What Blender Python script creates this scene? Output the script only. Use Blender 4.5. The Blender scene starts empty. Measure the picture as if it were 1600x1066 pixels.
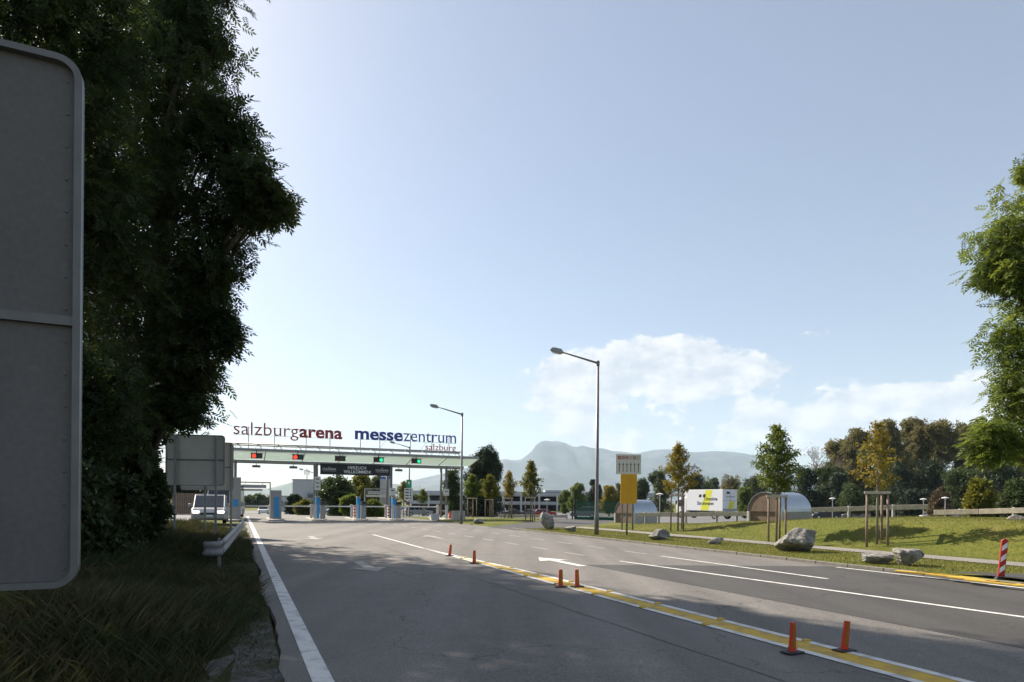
import bpy, math, random
import numpy as np
from math import radians, sin, cos, pi, atan2, sqrt, tan
from mathutils import Vector, Matrix

sc = bpy.context.scene
C = sc.collection
random.seed(7); rng = np.random.default_rng(7)

# ------------------------------------------------------------------ camera
F, HZ, ROLL, EYE = 1000.0, 783.0, radians(0.52), 1.6
cd = bpy.data.cameras.new('camera'); cam = bpy.data.objects.new('camera', cd); C.objects.link(cam)
cd.sensor_width = 36; cd.lens = 36*F/1600; cd.shift_y = (HZ-533)/1600; cd.clip_start = .1; cd.clip_end = 60000
cam.location = (0, 0, EYE)
cam.matrix_world = Matrix.Translation((0, 0, EYE)) @ Matrix.Rotation(radians(90), 4, 'X') @ Matrix.Rotation(ROLL, 4, 'Z')
sc.camera = cam
sc.cycles.use_denoising = True
sc.cycles.max_bounces = 8; sc.cycles.transparent_max_bounces = 16; sc.cycles.volume_bounces = 1
sc.view_settings.view_transform = 'Standard'; sc.view_settings.look = 'None'
sc.view_settings.gamma = 1; sc.view_settings.exposure = 1.15

# ------------------------------------------------------------------ sky and sun
SUN_AZ, SUN_EL = radians(48), radians(38)          # azimuth left of straight ahead
w = bpy.data.worlds.new('World'); sc.world = w; w.use_nodes = True
nt = w.node_tree; N = nt.nodes; L = nt.links; N.clear()
def nd(t, **k):
    n = N.new(t)
    for a, b in k.items(): setattr(n, a, b)
    return n
def mth(op, a, b=None, c=None, clamp=False):
    n = nd('ShaderNodeMath', operation=op, use_clamp=clamp)
    for i, v in enumerate((a, b, c)):
        if v is None: continue
        if isinstance(v, (int, float)): n.inputs[i].default_value = v
        else: L.new(v, n.inputs[i])
    return n.outputs[0]
sky = nd('ShaderNodeTexSky', sky_type='NISHITA', sun_disc=False, sun_elevation=SUN_EL, sun_rotation=-SUN_AZ,
         altitude=400, air_density=1.0, dust_density=1.5, ozone_density=1.0)
tc = nd('ShaderNodeTexCoord'); sp = nd('ShaderNodeSeparateXYZ'); L.new(tc.outputs['Generated'], sp.inputs[0])
az = mth('ARCTAN2', sp.outputs[0], sp.outputs[1]); el = mth('ARCSINE', sp.outputs[2])
cv = nd('ShaderNodeCombineXYZ'); L.new(az, cv.inputs[0]); L.new(mth('MULTIPLY', el, 1.5), cv.inputs[1])
def noise(vec, scale, detail=7, rough=.58):
    n = nd('ShaderNodeTexNoise'); n.inputs['Scale'].default_value = scale; n.inputs['Detail'].default_value = detail
    n.inputs['Roughness'].default_value = rough; L.new(vec, n.inputs['Vector']); return n.outputs[0]
n1 = noise(cv.outputs[0], 13, 8, .6); n2 = noise(cv.outputs[0], 38, 7, .65)
of = nd('ShaderNodeVectorMath', operation='ADD'); L.new(cv.outputs[0], of.inputs[0]); of.inputs[1].default_value = (-.016, .026, 0)
m1 = noise(of.outputs[0], 13, 8, .6); m2 = noise(of.outputs[0], 38, 7, .65)
def ell(px, py, rx, ry, amp):
    u = (px-800)/F; a0 = math.atan(u); hy = HZ+(px-800)*tan(ROLL); e0 = math.atan((hy-py)/F/sqrt(1+u*u))
    k = 1/(1+u*u)
    dx = mth('DIVIDE', mth('SUBTRACT', az, a0), rx/F*k); dy = mth('DIVIDE', mth('SUBTRACT', el, e0), ry/F*sqrt(k))
    q = mth('ADD', mth('MULTIPLY', dx, dx), mth('MULTIPLY', dy, dy))
    return mth('MULTIPLY', mth('POWER', 2.718, mth('MULTIPLY', q, -1.0)), amp)
shape = None
for e in [(880,590,75,42,.75), (990,570,80,40,.8), (1090,570,85,42,.8), (1190,582,90,24,.6), (885,650,42,38,.6), (1000,640,190,55,.42),
          (1180,665,48,34,.8), (1290,650,75,42,.7), (1400,625,85,36,.85), (1500,632,70,46,.85), (1370,690,220,36,.7), (970,695,90,18,.6),
          (1275,521,34,9,.45), (1700,640,140,45,.8), (1960,600,170,60,.8), (620,735,300,22,.4), (-200,640,400,50,.5)]:
    v = ell(*e); shape = v if shape is None else mth('ADD', shape, v)
shape = mth('MINIMUM', shape, .95)
dens = mth('ADD', mth('MULTIPLY', mth('SUBTRACT', n1, .5), 1.7), mth('MULTIPLY', mth('SUBTRACT', n2, .5), .8))
mr = nd('ShaderNodeMapRange', interpolation_type='SMOOTHSTEP'); L.new(mth('ADD', shape, dens), mr.inputs[0])
mr.inputs[1].default_value = .42; mr.inputs[2].default_value = .60
lit = mth('ADD', mth('SUBTRACT', n1, m1), mth('MULTIPLY', mth('SUBTRACT', n2, m2), .35))
shade = nd('ShaderNodeMapRange'); L.new(lit, shade.inputs[0]); shade.inputs[1].default_value = -.12; shade.inputs[2].default_value = .14
cc = nd('ShaderNodeMix', data_type='RGBA'); L.new(shade.outputs[0], cc.inputs[0])
cc.inputs[6].default_value = (4.6, 4.9, 5.5, 1); cc.inputs[7].default_value = (7.3, 7.1, 7.0, 1)
mx = nd('ShaderNodeMix', data_type='RGBA'); L.new(mth('MULTIPLY', mr.outputs[0], .9), mx.inputs[0])
veil = nd('ShaderNodeMix', data_type='RGBA'); veil.inputs[0].default_value = .2; L.new(sky.outputs[0], veil.inputs[6]); veil.inputs[7].default_value = (5.2, 5.2, 5.8, 1)
L.new(veil.outputs[2], mx.inputs[6]); L.new(cc.outputs[2], mx.inputs[7])
bg = nd('ShaderNodeBackground'); bg.inputs[1].default_value = .066; L.new(mx.outputs[2], bg.inputs[0])
wo = nd('ShaderNodeOutputWorld'); L.new(bg.outputs[0], wo.inputs[0])
sd = bpy.data.lights.new('sun', 'SUN'); sun = bpy.data.objects.new('sun', sd); C.objects.link(sun)
sd.energy = 5.0; sd.angle = radians(.53); sd.color = (1, .90, .76)
sdir = Vector((-sin(SUN_AZ)*cos(SUN_EL), cos(SUN_AZ)*cos(SUN_EL), sin(SUN_EL)))
sun.rotation_euler = sdir.to_track_quat('Z', 'Y').to_euler(); sun.location = sdir*100

# ------------------------------------------------------------------ helpers
CA, SA = cos(radians(23.08)), sin(radians(23.08))     # the road runs at 23 degrees to the left
RZ = radians(23.08)
def ST(x, y): return -SA*x+CA*y, CA*x+SA*y
def XY(s, t): return -SA*s+CA*t, CA*s+SA*t
def at(px, py, Y):                                     # a pixel and a distance give a point
    u, v = (px-800)/F, -(py-HZ)/F
    return Vector(((u*cos(ROLL)-v*sin(ROLL))*Y, Y, EYE+(u*sin(ROLL)+v*cos(ROLL))*Y))
def gnd(px, py, z=0.):                                 # a pixel on level ground of height z
    d = at(px, py, 1.); k = (z-EYE)/(d.z-EYE); return Vector((d.x*k, k, z))

def mat(name, col, rough=.7, metal=0., var=.12, scale=8., bump=0., col2=None, spec=.4, emit=None, emit_s=0., detail=4, contrast=None):
    m = bpy.data.materials.new(name); m.use_nodes = True; t = m.node_tree; b = t.nodes['Principled BSDF']
    b.inputs['Roughness'].default_value = rough; b.inputs['Metallic'].default_value = metal
    b.inputs['Specular IOR Level'].default_value = spec
    co = t.nodes.new('ShaderNodeTexCoord'); nz = t.nodes.new('ShaderNodeTexNoise')
    nz.inputs['Scale'].default_value = scale; nz.inputs['Detail'].default_value = detail
    t.links.new(co.outputs['Object'], nz.inputs['Vector'])
    rp = t.nodes.new('ShaderNodeValToRGB'); c2 = col2 or tuple(min(1, c*(1+var)) for c in col); c1 = col if col2 else tuple(c*(1-var) for c in col)
    lo, hi = contrast or (.3, .7)
    rp.color_ramp.elements[0].position = lo; rp.color_ramp.elements[1].position = hi
    rp.color_ramp.elements[0].color = (*c1, 1); rp.color_ramp.elements[1].color = (*c2, 1)
    t.links.new(nz.outputs[0], rp.inputs[0]); t.links.new(rp.outputs[0], b.inputs['Base Color'])
    if bump:
        bp = t.nodes.new('ShaderNodeBump'); bp.inputs['Strength'].default_value = bump; bp.inputs['Distance'].default_value = .02
        n2 = t.nodes.new('ShaderNodeTexNoise'); n2.inputs['Scale'].default_value = scale*4; n2.inputs['Detail'].default_value = 5
        t.links.new(co.outputs['Object'], n2.inputs['Vector']); t.links.new(n2.outputs[0], bp.inputs['Height']); t.links.new(bp.outputs[0], b.inputs['Normal'])
    if emit: b.inputs['Emission Color'].default_value = (*emit, 1); b.inputs['Emission Strength'].default_value = emit_s
    return m
def ground_mat(name, layers, speck=(60, .25), bump=.3, rough=.9, spec=.25, road=False):
    """layers: (scale, lo, hi, colour) mixed one over another by noise; speck = fine grain"""
    m = bpy.data.materials.new(name); m.use_nodes = True; t = m.node_tree; b = t.nodes['Principled BSDF']
    b.inputs['Roughness'].default_value = rough; b.inputs['Specular IOR Level'].default_value = spec
    co = t.nodes.new('ShaderNodeTexCoord'); prev = None
    for i, (sca, lo, hi, col) in enumerate(layers):
        if prev is None:
            r = t.nodes.new('ShaderNodeRGB'); r.outputs[0].default_value = (*col, 1); prev = r.outputs[0]; continue
        nz = t.nodes.new('ShaderNodeTexNoise'); nz.inputs['Scale'].default_value = sca; nz.inputs['Detail'].default_value = 6; nz.inputs['Roughness'].default_value = .6
        t.links.new(co.outputs['Object'], nz.inputs['Vector'])
        mp = t.nodes.new('ShaderNodeMapRange'); mp.inputs[1].default_value = lo; mp.inputs[2].default_value = hi; t.links.new(nz.outputs[0], mp.inputs[0])
        mi = t.nodes.new('ShaderNodeMix'); mi.data_type = 'RGBA'; t.links.new(mp.outputs[0], mi.inputs[0]); t.links.new(prev, mi.inputs[6]); mi.inputs[7].default_value = (*col, 1); prev = mi.outputs[2]
    nz = t.nodes.new('ShaderNodeTexNoise'); nz.inputs['Scale'].default_value = speck[0]; nz.inputs['Detail'].default_value = 3; t.links.new(co.outputs['Object'], nz.inputs['Vector'])
    mp = t.nodes.new('ShaderNodeMapRange'); mp.inputs[1].default_value = .25; mp.inputs[2].default_value = .75; mp.inputs[3].default_value = 1-speck[1]; mp.inputs[4].default_value = 1+speck[1]
    t.links.new(nz.outputs[0], mp.inputs[0])
    mu = t.nodes.new('ShaderNodeMix'); mu.data_type = 'RGBA'; mu.blend_type = 'MULTIPLY'; mu.inputs[0].default_value = 1
    t.links.new(prev, mu.inputs[6]); cb = t.nodes.new('ShaderNodeCombineXYZ')
    for i in range(3): t.links.new(mp.outputs[0], cb.inputs[i])
    t.links.new(cb.outputs[0], mu.inputs[7]); last = mu.outputs[2]
    if road:
        mp2 = t.nodes.new('ShaderNodeMapping'); mp2.inputs['Rotation'].default_value = (0, 0, -RZ); mp2.inputs['Scale'].default_value = (1.1, .035, 1); t.links.new(co.outputs['Object'], mp2.inputs[0])
        ns = t.nodes.new('ShaderNodeTexNoise'); ns.inputs['Scale'].default_value = 1.; ns.inputs['Detail'].default_value = 5; t.links.new(mp2.outputs[0], ns.inputs['Vector'])
        vo_ = t.nodes.new('ShaderNodeTexVoronoi'); vo_.feature = 'DISTANCE_TO_EDGE'; vo_.inputs['Scale'].default_value = .22
        nw = t.nodes.new('ShaderNodeTexNoise'); nw.inputs['Scale'].default_value = .9; nw.inputs['Detail'].default_value = 6; t.links.new(co.outputs['Object'], nw.inputs['Vector'])
        vm_ = t.nodes.new('ShaderNodeVectorMath'); vm_.operation = 'MULTIPLY_ADD'; t.links.new(nw.outputs['Color'], vm_.inputs[0]); vm_.inputs[1].default_value = (2.2, 2.2, 0); t.links.new(co.outputs['Object'], vm_.inputs[2]); t.links.new(vm_.outputs[0], vo_.inputs['Vector'])
        for src, lo, hi, a_, b2 in ((ns.outputs[0], .35, .65, .80, 1.10), (vo_.outputs['Distance'], .0008, .0035, .55, 1.)):
            m3 = t.nodes.new('ShaderNodeMapRange'); m3.inputs[1].default_value = lo; m3.inputs[2].default_value = hi; m3.inputs[3].default_value = a_; m3.inputs[4].default_value = b2; t.links.new(src, m3.inputs[0])
            c3 = t.nodes.new('ShaderNodeVectorMath'); c3.operation = 'SCALE'; t.links.new(last, c3.inputs[0]); t.links.new(m3.outputs[0], c3.inputs['Scale']); last = c3.outputs[0]
    t.links.new(last, b.inputs['Base Color'])
    bp = t.nodes.new('ShaderNodeBump'); bp.inputs['Strength'].default_value = bump; bp.inputs['Distance'].default_value = .01
    t.links.new(nz.outputs[0], bp.inputs['Height']); t.links.new(bp.outputs[0], b.inputs['Normal'])
    return m
def leaf_mat(name, cols, trans=.35, patch=.8):
    """leaf colours picked per leaf and by patches through the crown"""
    m = bpy.data.materials.new(name); m.use_nodes = True; t = m.node_tree; b = t.nodes['Principled BSDF']; out = t.nodes['Material Output']
    g = t.nodes.new('ShaderNodeNewGeometry'); co = t.nodes.new('ShaderNodeTexCoord'); nz = t.nodes.new('ShaderNodeTexNoise')
    nz.inputs['Scale'].default_value = patch; nz.inputs['Detail'].default_value = 2; t.links.new(co.outputs['Object'], nz.inputs['Vector'])
    ad = t.nodes.new('ShaderNodeMath'); ad.operation = 'MULTIPLY_ADD'; t.links.new(g.outputs['Random Per Island'], ad.inputs[0]); ad.inputs[1].default_value = .55
    s2 = t.nodes.new('ShaderNodeMath'); s2.operation = 'MULTIPLY_ADD'; t.links.new(nz.outputs[0], s2.inputs[0]); s2.inputs[1].default_value = 1.3; s2.inputs[2].default_value = -.42
    t.links.new(s2.outputs[0], ad.inputs[2])
    rp = t.nodes.new('ShaderNodeValToRGB'); t.links.new(ad.outputs[0], rp.inputs[0])
    while len(rp.color_ramp.elements) < len(cols): rp.color_ramp.elements.new(.5)
    for i, c in enumerate(cols):
        rp.color_ramp.elements[i].position = i/(len(cols)-1); rp.color_ramp.elements[i].color = (*c, 1)
    t.links.new(rp.outputs[0], b.inputs['Base Color']); b.inputs['Roughness'].default_value = .55; b.inputs['Specular IOR Level'].default_value = .3
    tr = t.nodes.new('ShaderNodeBsdfTranslucent'); hs = t.nodes.new('ShaderNodeHueSaturation'); hs.inputs['Value'].default_value = 1.5; hs.inputs['Hue'].default_value = .485
    t.links.new(rp.outputs[0], hs.inputs['Color']); t.links.new(hs.outputs[0], tr.inputs[0])
    mi = t.nodes.new('ShaderNodeMixShader'); mi.inputs[0].default_value = trans
    t.links.new(b.outputs[0], mi.inputs[1]); t.links.new(tr.outputs[0], mi.inputs[2]); t.links.new(mi.outputs[0], out.inputs[0])
    return m

class MB:
    def __init__(s): s.v = []; s.f = []; s.m = []; s.cur = 0
    def add(s, vs, fs):
        o = len(s.v); s.v += [tuple(p) for p in vs]; s.f += [tuple(i+o for i in f) for f in fs]; s.m += [s.cur]*len(fs); return s
    def box(s, c, d, rz=0., taper=1., tilt=None):
        x, y, z = d[0]/2, d[1]/2, d[2]/2; vs = []
        for k, (a, b, e) in enumerate([(-1,-1,-1),(1,-1,-1),(1,1,-1),(-1,1,-1),(-1,-1,1),(1,-1,1),(1,1,1),(-1,1,1)]):
            q = taper if e > 0 else 1; p = Vector((a*x*q, b*y*q, e*z))
            if tilt: p = tilt @ p
            if rz: p = Matrix.Rotation(rz, 3, 'Z') @ p
            vs.append((p.x+c[0], p.y+c[1], p.z+c[2]))
        return s.add(vs, [(3,2,1,0),(4,5,6,7),(0,1,5,4),(1,2,6,5),(2,3,7,6),(3,0,4,7)])
    def tube(s, pts, r, n=8, cap=True):
        pts = [Vector(p) for p in pts]; rr = r if isinstance(r, (list, tuple)) else [r]*len(pts); vs = []; fs = []
        for i, p in enumerate(pts):
            d = (pts[min(i+1, len(pts)-1)]-pts[max(i-1, 0)]).normalized()
            a = d.cross(Vector((0, 0, 1)) if abs(d.z) < .95 else Vector((1, 0, 0))).normalized(); b = d.cross(a)
            vs += [p+(a*cos(2*pi*k/n)+b*sin(2*pi*k/n))*rr[i] for k in range(n)]
        for i in range(len(pts)-1):
            for k in range(n):
                fs.append((i*n+k, i*n+(k+1) % n, (i+1)*n+(k+1) % n, (i+1)*n+k))
        if cap: fs += [tuple(range(n))[::-1], tuple((len(pts)-1)*n+k for k in range(n))]
        return s.add(vs, fs)
    def prism(s, poly, a, b, fn):
        """poly of 2-D points pulled from a to b; fn(p, q, h) -> 3-D"""
        n = len(poly); vs = [fn(p[0], p[1], a) for p in poly]+[fn(p[0], p[1], b) for p in poly]
        return s.add(vs, [tuple(range(n))[::-1], tuple(range(n, 2*n))]+[(i, (i+1) % n, n+(i+1) % n, n+i) for i in range(n)])
    def lathe(s, prof, n=16, c=(0, 0, 0)):
        vs = [(c[0]+r*cos(2*pi*k/n), c[1]+r*sin(2*pi*k/n), c[2]+z) for r, z in prof for k in range(n)]
        fs = [(i*n+k, i*n+(k+1) % n, (i+1)*n+(k+1) % n, (i+1)*n+k) for i in range(len(prof)-1) for k in range(n)]
        return s.add(vs, fs+[tuple(range(n))[::-1], tuple((len(prof)-1)*n+k for k in range(n))])
    def build(s, name, m, parent=None, smooth=False, bevel=0., recalc=True):
        me = bpy.data.meshes.new(name); me.from_pydata(s.v, [], s.f)
        for q in (m if isinstance(m, (list, tuple)) else [m]): me.materials.append(q)
        if any(s.m): me.polygons.foreach_set('material_index', s.m)
        if recalc:
            import bmesh
            bm = bmesh.new(); bm.from_mesh(me); bmesh.ops.recalc_face_normals(bm, faces=bm.faces); bm.to_mesh(me); bm.free()
        if smooth: me.polygons.foreach_set('use_smooth', [True]*len(me.polygons))
        me.update()
        o = bpy.data.objects.new(name, me); C.objects.link(o)
        if parent: o.parent = parent
        if bevel:
            b = o.modifiers.new('bevel', 'BEVEL'); b.width = bevel; b.segments = 2; b.limit_method = 'ANGLE'
        return o
def tag(o, label=None, cat=None, group=None, kind=None):
    for k, v in (('label', label), ('category', cat), ('group', group), ('kind', kind)):
        if v: o[k] = v
    return o
def thing(name, loc, rz, label, cat, group=None):
    o = bpy.data.objects.new(name, None); C.objects.link(o); o.location = loc; o.rotation_euler = (0, 0, rz); o.empty_display_size = .2
    return tag(o, label, cat, group)
def copy_tree(o, parent=None):
    c = o.copy(); C.objects.link(c); c.parent = parent
    for ch in [k for k in o.children]: copy_tree(ch, c)
    return c
def box(name, m, parent, c, d, rz=0., bevel=0., **k): return MB().box(c, d, rz, **k).build(name, m, parent, bevel=bevel)

def text_polys(body, bold=0.):
    cu = bpy.data.curves.new('t', 'FONT'); cu.body = body; cu.offset = bold; cu.resolution_u = 3
    ob = bpy.data.objects.new('t', cu); C.objects.link(ob); bpy.context.view_layer.update()
    me = bpy.data.meshes.new_from_object(ob.evaluated_get(bpy.context.evaluated_depsgraph_get()))
    vs = np.array([v.co[:2] for v in me.vertices]); fs = [tuple(p.vertices) for p in me.polygons]
    bpy.data.objects.remove(ob); bpy.data.curves.remove(cu); bpy.data.meshes.remove(me)
    return vs, fs
def islands(nv, fs):
    p = list(range(nv))
    def find(a):
        while p[a] != a: p[a] = p[p[a]]; a = p[a]
        return a
    for f in fs:
        for k in f[1:]: p[find(k)] = find(f[0])
    d = {}
    for f in fs: d.setdefault(find(f[0]), []).append(f)
    return list(d.values())
def solid_glyph(vs, fs, fn, thick):
    """a flat glyph given thickness: fn(u, v, h)"""
    from collections import Counter
    used = sorted({i for f in fs for i in f}); ix = {i: k for k, i in enumerate(used)}; n = len(used)
    V = [fn(*vs[i], 0.) for i in used]+[fn(*vs[i], thick) for i in used]
    fr = [tuple(ix[i] for i in f) for f in fs]; F_ = fr+[tuple(n+i for i in f[::-1]) for f in fr]
    ed = Counter(); di = {}
    for f in fr:
        for a, b in zip(f, f[1:]+f[:1]): ed[frozenset((a, b))] += 1; di[frozenset((a, b))] = (a, b)
    for e, c in ed.items():
        if c == 1: a, b = di[e]; F_.append((b, a, n+a, n+b))
    return V, F_
def print_text(name, body, m, parent, fn, width, height=None, bold=0., thick=.002):
    """lettering laid on a face; fn(u, v, h) with u from 0 to width and v from 0 (baseline) up"""
    vs, fs = text_polys(body, bold); lo = vs.min(0); hi = vs.max(0); k = width/(hi[0]-lo[0]); kv = (height/hi[1]) if height else k
    vs = np.c_[(vs[:, 0]-lo[0])*k, vs[:, 1]*kv]
    V, F_ = solid_glyph(vs, fs, fn, thick); b = MB(); b.add(V, F_); return b.build(name, m, parent, recalc=False)

# ------------------------------------------------------------------ materials
M = dict(
 asphalt=ground_mat('old_asphalt', [(1, 0, 1, (.158, .146, .134)), (.25, .4, .7, (.13, .121, .112)), (2.2, .5, .75, (.175, .162, .147)), (.9, .62, .75, (.112, .105, .098))], (48, .42), .5, .8, .35, True),
 asphalt_new=ground_mat('newer_asphalt', [(1, 0, 1, (.056, .053, .05)), (.5, .4, .7, (.066, .062, .058)), (3, .55, .8, (.046, .043, .041))], (60, .4), .4, .75, .4, True),
 lot=ground_mat('lot_asphalt', [(1, 0, 1, (.13, .13, .135)), (.1, .4, .7, (.16, .16, .165))], (20, .1), .1, .8),
 pathm=ground_mat('path_asphalt', [(1, 0, 1, (.24, .22, .20)), (.7, .4, .7, (.20, .185, .17))], (70, .22), .3, .85),
 grass=ground_mat('lawn', [(1, 0, 1, (.098, .112, .018)), (.35, .42, .62, (.135, .13, .026)), (2.5, .5, .7, (.075, .09, .014)), (.9, .62, .72, (.165, .138, .05)), (7, .6, .75, (.17, .15, .05))], (30, .45), .8, .95, .15),
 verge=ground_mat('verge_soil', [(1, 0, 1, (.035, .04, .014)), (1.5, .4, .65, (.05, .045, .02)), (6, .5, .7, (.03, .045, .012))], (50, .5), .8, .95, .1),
 kerbm=mat('dirty_kerb', (.20, .185, .16), .95, scale=6, bump=.4, col2=(.13, .12, .10)),
 wornwhite=mat('worn_road_paint', (.34, .33, .31), .75, scale=9, bump=.2, col2=(.26, .245, .23)),
 gravel=ground_mat('gravel', [(1, 0, 1, (.10, .095, .085)), (9, .45, .6, (.06, .056, .05)), (1.6, .42, .56, (.04, .042, .018))], (38, .6), .9, .95),
 white=mat('road_paint_white', (.44, .43, .41), .75, scale=5, bump=.2, col2=(.64, .63, .60), detail=9, contrast=(.36, .52)),
 yellow=mat('road_paint_yellow', (.36, .25, .07), .75, scale=5, bump=.2, col2=(.56, .36, .035), detail=9, contrast=(.34, .54)),
 tar=mat('tar_seam', (.03, .03, .03), .6),
 galv=mat('galvanised_steel', (.19, .195, .2), .55, .35, var=.15, scale=12),
 post=mat('painted_post', (.17, .165, .165), .5, .2, var=.15, scale=6),
 steel=mat('grey_steel', (.3, .3, .3), .5, .3, var=.1), dsteel=mat('dark_steel', (.10, .10, .10), .5, .3),
 signback2=mat('pale_sign_back', (.40, .385, .36), .6, .1, var=.08, scale=2, bump=.05),
 signback=ground_mat('sign_back_sheet', [(1, 0, 1, (.135, .124, .12)), (.8, .4, .7, (.108, .098, .094)), (5, .55, .75, (.15, .139, .134)), (2.2, .64, .74, (.07, .064, .06))], (30, .10), .06, .6, .35), signrim=mat('sign_rim', (.15, .146, .145), .5, .3, var=.1),
 concrete=mat('concrete', (.40, .37, .33), .9, var=.15, scale=5, bump=.3), wconc=mat('pale_concrete', (.55, .53, .5), .9, var=.1, bump=.1),
 brown=mat('brown_render', (.20, .145, .11), .9, var=.15, scale=4, bump=.2),
 sheet=mat('barrel_sheet_metal', (.40, .43, .47), .32, .85, var=.08, scale=3),
 wood=mat('weathered_timber', (.56, .5, .42), .85, scale=7, bump=.4, col2=(.36, .31, .26)), stake=mat('stake_timber', (.22, .165, .125), .85, var=.2, scale=9, bump=.3),
 bark=mat('bark', (.09, .07, .055), .95, var=.3, scale=10, bump=.8), pbark=mat('pale_bark', (.22, .19, .16), .95, var=.25, scale=10, bump=.5),
 rock=mat('boulder_stone', (.11, .104, .094), .9, scale=4.5, bump=1., col2=(.32, .305, .28), detail=8),
 red=mat('red_plastic', (.60, .045, .02), .45, var=.08), amber=mat('amber_reflector', (.30, .135, .01), .35, var=.1, scale=40), rubber=mat('black_rubber', (.03, .03, .033), .7),
 blue=mat('blue_panel', (.03, .25, .55), .4, var=.06), banner=mat('banner_cloth', (.028, .03, .036), .7), bannertext=mat('banner_print', (.85, .85, .85), .7),
 lred=mat('sign_letter_red', (.36, .05, .045), .45, var=.06), lblue=mat('sign_letter_blue', (.05, .075, .33), .45, var=.06),
 redlit=mat('red_signal_lit', (.5, .02, .01), .3, emit=(1, .04, .02), emit_s=1.1), greenlit=mat('green_signal_lit', (.02, .3, .12), .3, emit=(.02, .8, .35), emit_s=.55),
 reddim=mat('red_lens_dark', (.09, .012, .01), .25), greendim=mat('green_lens_dark', (.01, .07, .05), .25),
 black=mat('black_housing', (.02, .02, .02), .5), wpaint=mat('white_enamel', (.72, .72, .72), .4, var=.04), redpaint=mat('red_enamel', (.36, .02, .015), .4, var=.05),
 signyellow=mat('yellow_cover', (.62, .33, .012), .6, var=.06, scale=3), signwhite=mat('grey_white_sign_face', (.60, .60, .57), .5, var=.04),
 greenp=mat('green_sign', (.01, .22, .11), .4), meshgreen=mat('green_mesh', (.006, .10, .06), .5), bluesign=mat('blue_sign', (.02, .10, .42), .4),
 carwin=mat('car_glass', (.02, .025, .03), .08, spec=.8), tyre=mat('tyre', (.02, .02, .02), .8), rim=mat('wheel_rim', (.45, .45, .46), .35, .8),
 lamp=mat('head_lamp', (.8, .8, .8), .15, emit=(1, .85, .8), emit_s=1.5), lampoff=mat('lamp_glass', (.7, .7, .7), .15), tail=mat('tail_lamp', (.35, .01, .01), .2),
 lime=mat('lime_stripe', (.62, .62, .04), .5), tarp=mat('truck_box_white', (.66, .67, .68), .5, var=.05), facade=mat('pale_facade', (.42, .43, .44), .85, var=.06),
 facade2=mat('blue_grey_facade', (.24, .27, .32), .8, var=.06), dark=mat('dark_interior', (.025, .027, .03), .9), winm=mat('window_glass', (.05, .06, .075), .12, spec=.8),
 hill=mat('far_forest', (.04, .06, .035), .95, scale=.01, col2=(.07, .09, .05)), rockhill=mat('mountain_side', (.022, .036, .045), .95, scale=.0022, col2=(.11, .12, .13), detail=9, contrast=(.5, .72)),
)
g = bpy.data.materials.new('canopy_glass'); g.use_nodes = True; b_ = g.node_tree.nodes['Principled BSDF']
b_.inputs['Base Color'].default_value = (.78, .86, .82, 1); b_.inputs['Roughness'].default_value = .35; b_.inputs['Transmission Weight'].default_value = .55
tl = g.node_tree.nodes.new('ShaderNodeBsdfTranslucent'); tl.inputs[0].default_value = (.46, .54, .5, 1); ms = g.node_tree.nodes.new('ShaderNodeMixShader'); ms.inputs[0].default_value = .45
g.node_tree.links.new(b_.outputs[0], ms.inputs[1]); g.node_tree.links.new(tl.outputs[0], ms.inputs[2]); g.node_tree.links.new(ms.outputs[0], g.node_tree.nodes['Material Output'].inputs[0]); M['glass'] = g
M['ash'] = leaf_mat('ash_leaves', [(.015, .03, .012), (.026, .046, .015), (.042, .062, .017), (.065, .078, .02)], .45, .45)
M['ashlit'] = leaf_mat('sunny_ash_leaves', [(.05, .085, .014), (.085, .125, .018), (.12, .16, .025), (.15, .18, .032)], .45, .6)  # ash leaf again, sunlight painted in as brighter colours
M['bush'] = leaf_mat('shrub_leaves', [(.016, .028, .01), (.03, .045, .013), (.05, .06, .02)], .25, .8)
M['lgreen'] = leaf_mat('green_leaves', [(.055, .09, .016), (.09, .13, .022), (.14, .17, .03)], .45, .8)
M['yellowleaf'] = leaf_mat('yellow_leaves', [(.09, .11, .015), (.17, .15, .015), (.28, .2, .02)], .4, .9)
M['orange'] = leaf_mat('orange_leaves', [(.10, .125, .02), (.19, .165, .02), (.28, .19, .022)], .4, .9)
M['ygreen'] = leaf_mat('yellow_green_leaves', [(.06, .085, .014), (.11, .12, .016), (.19, .16, .02)], .4, .9)
M['olive'] = leaf_mat('willow_leaves', [(.075, .08, .028), (.135, .13, .045), (.21, .185, .07)], .4, .25)
M['dgreen'] = leaf_mat('dark_leaves', [(.013, .026, .012), (.024, .042, .016), (.04, .06, .02)], .2, .3)
M['mgreen'] = leaf_mat('mid_green_leaves', [(.028, .05, .016), (.05, .075, .02), (.08, .10, .026)], .3, .3)
M['brownleaf'] = leaf_mat('brown_leaves', [(.06, .045, .02), (.09, .065, .03), (.12, .09, .045)], .25, .3)
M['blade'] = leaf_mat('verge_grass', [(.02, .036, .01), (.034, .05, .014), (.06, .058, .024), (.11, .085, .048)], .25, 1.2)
M['lawnblade'] = leaf_mat('lawn_blades', [(.08, .1, .015), (.125, .13, .022), (.18, .165, .05)], .35, .5)

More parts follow.
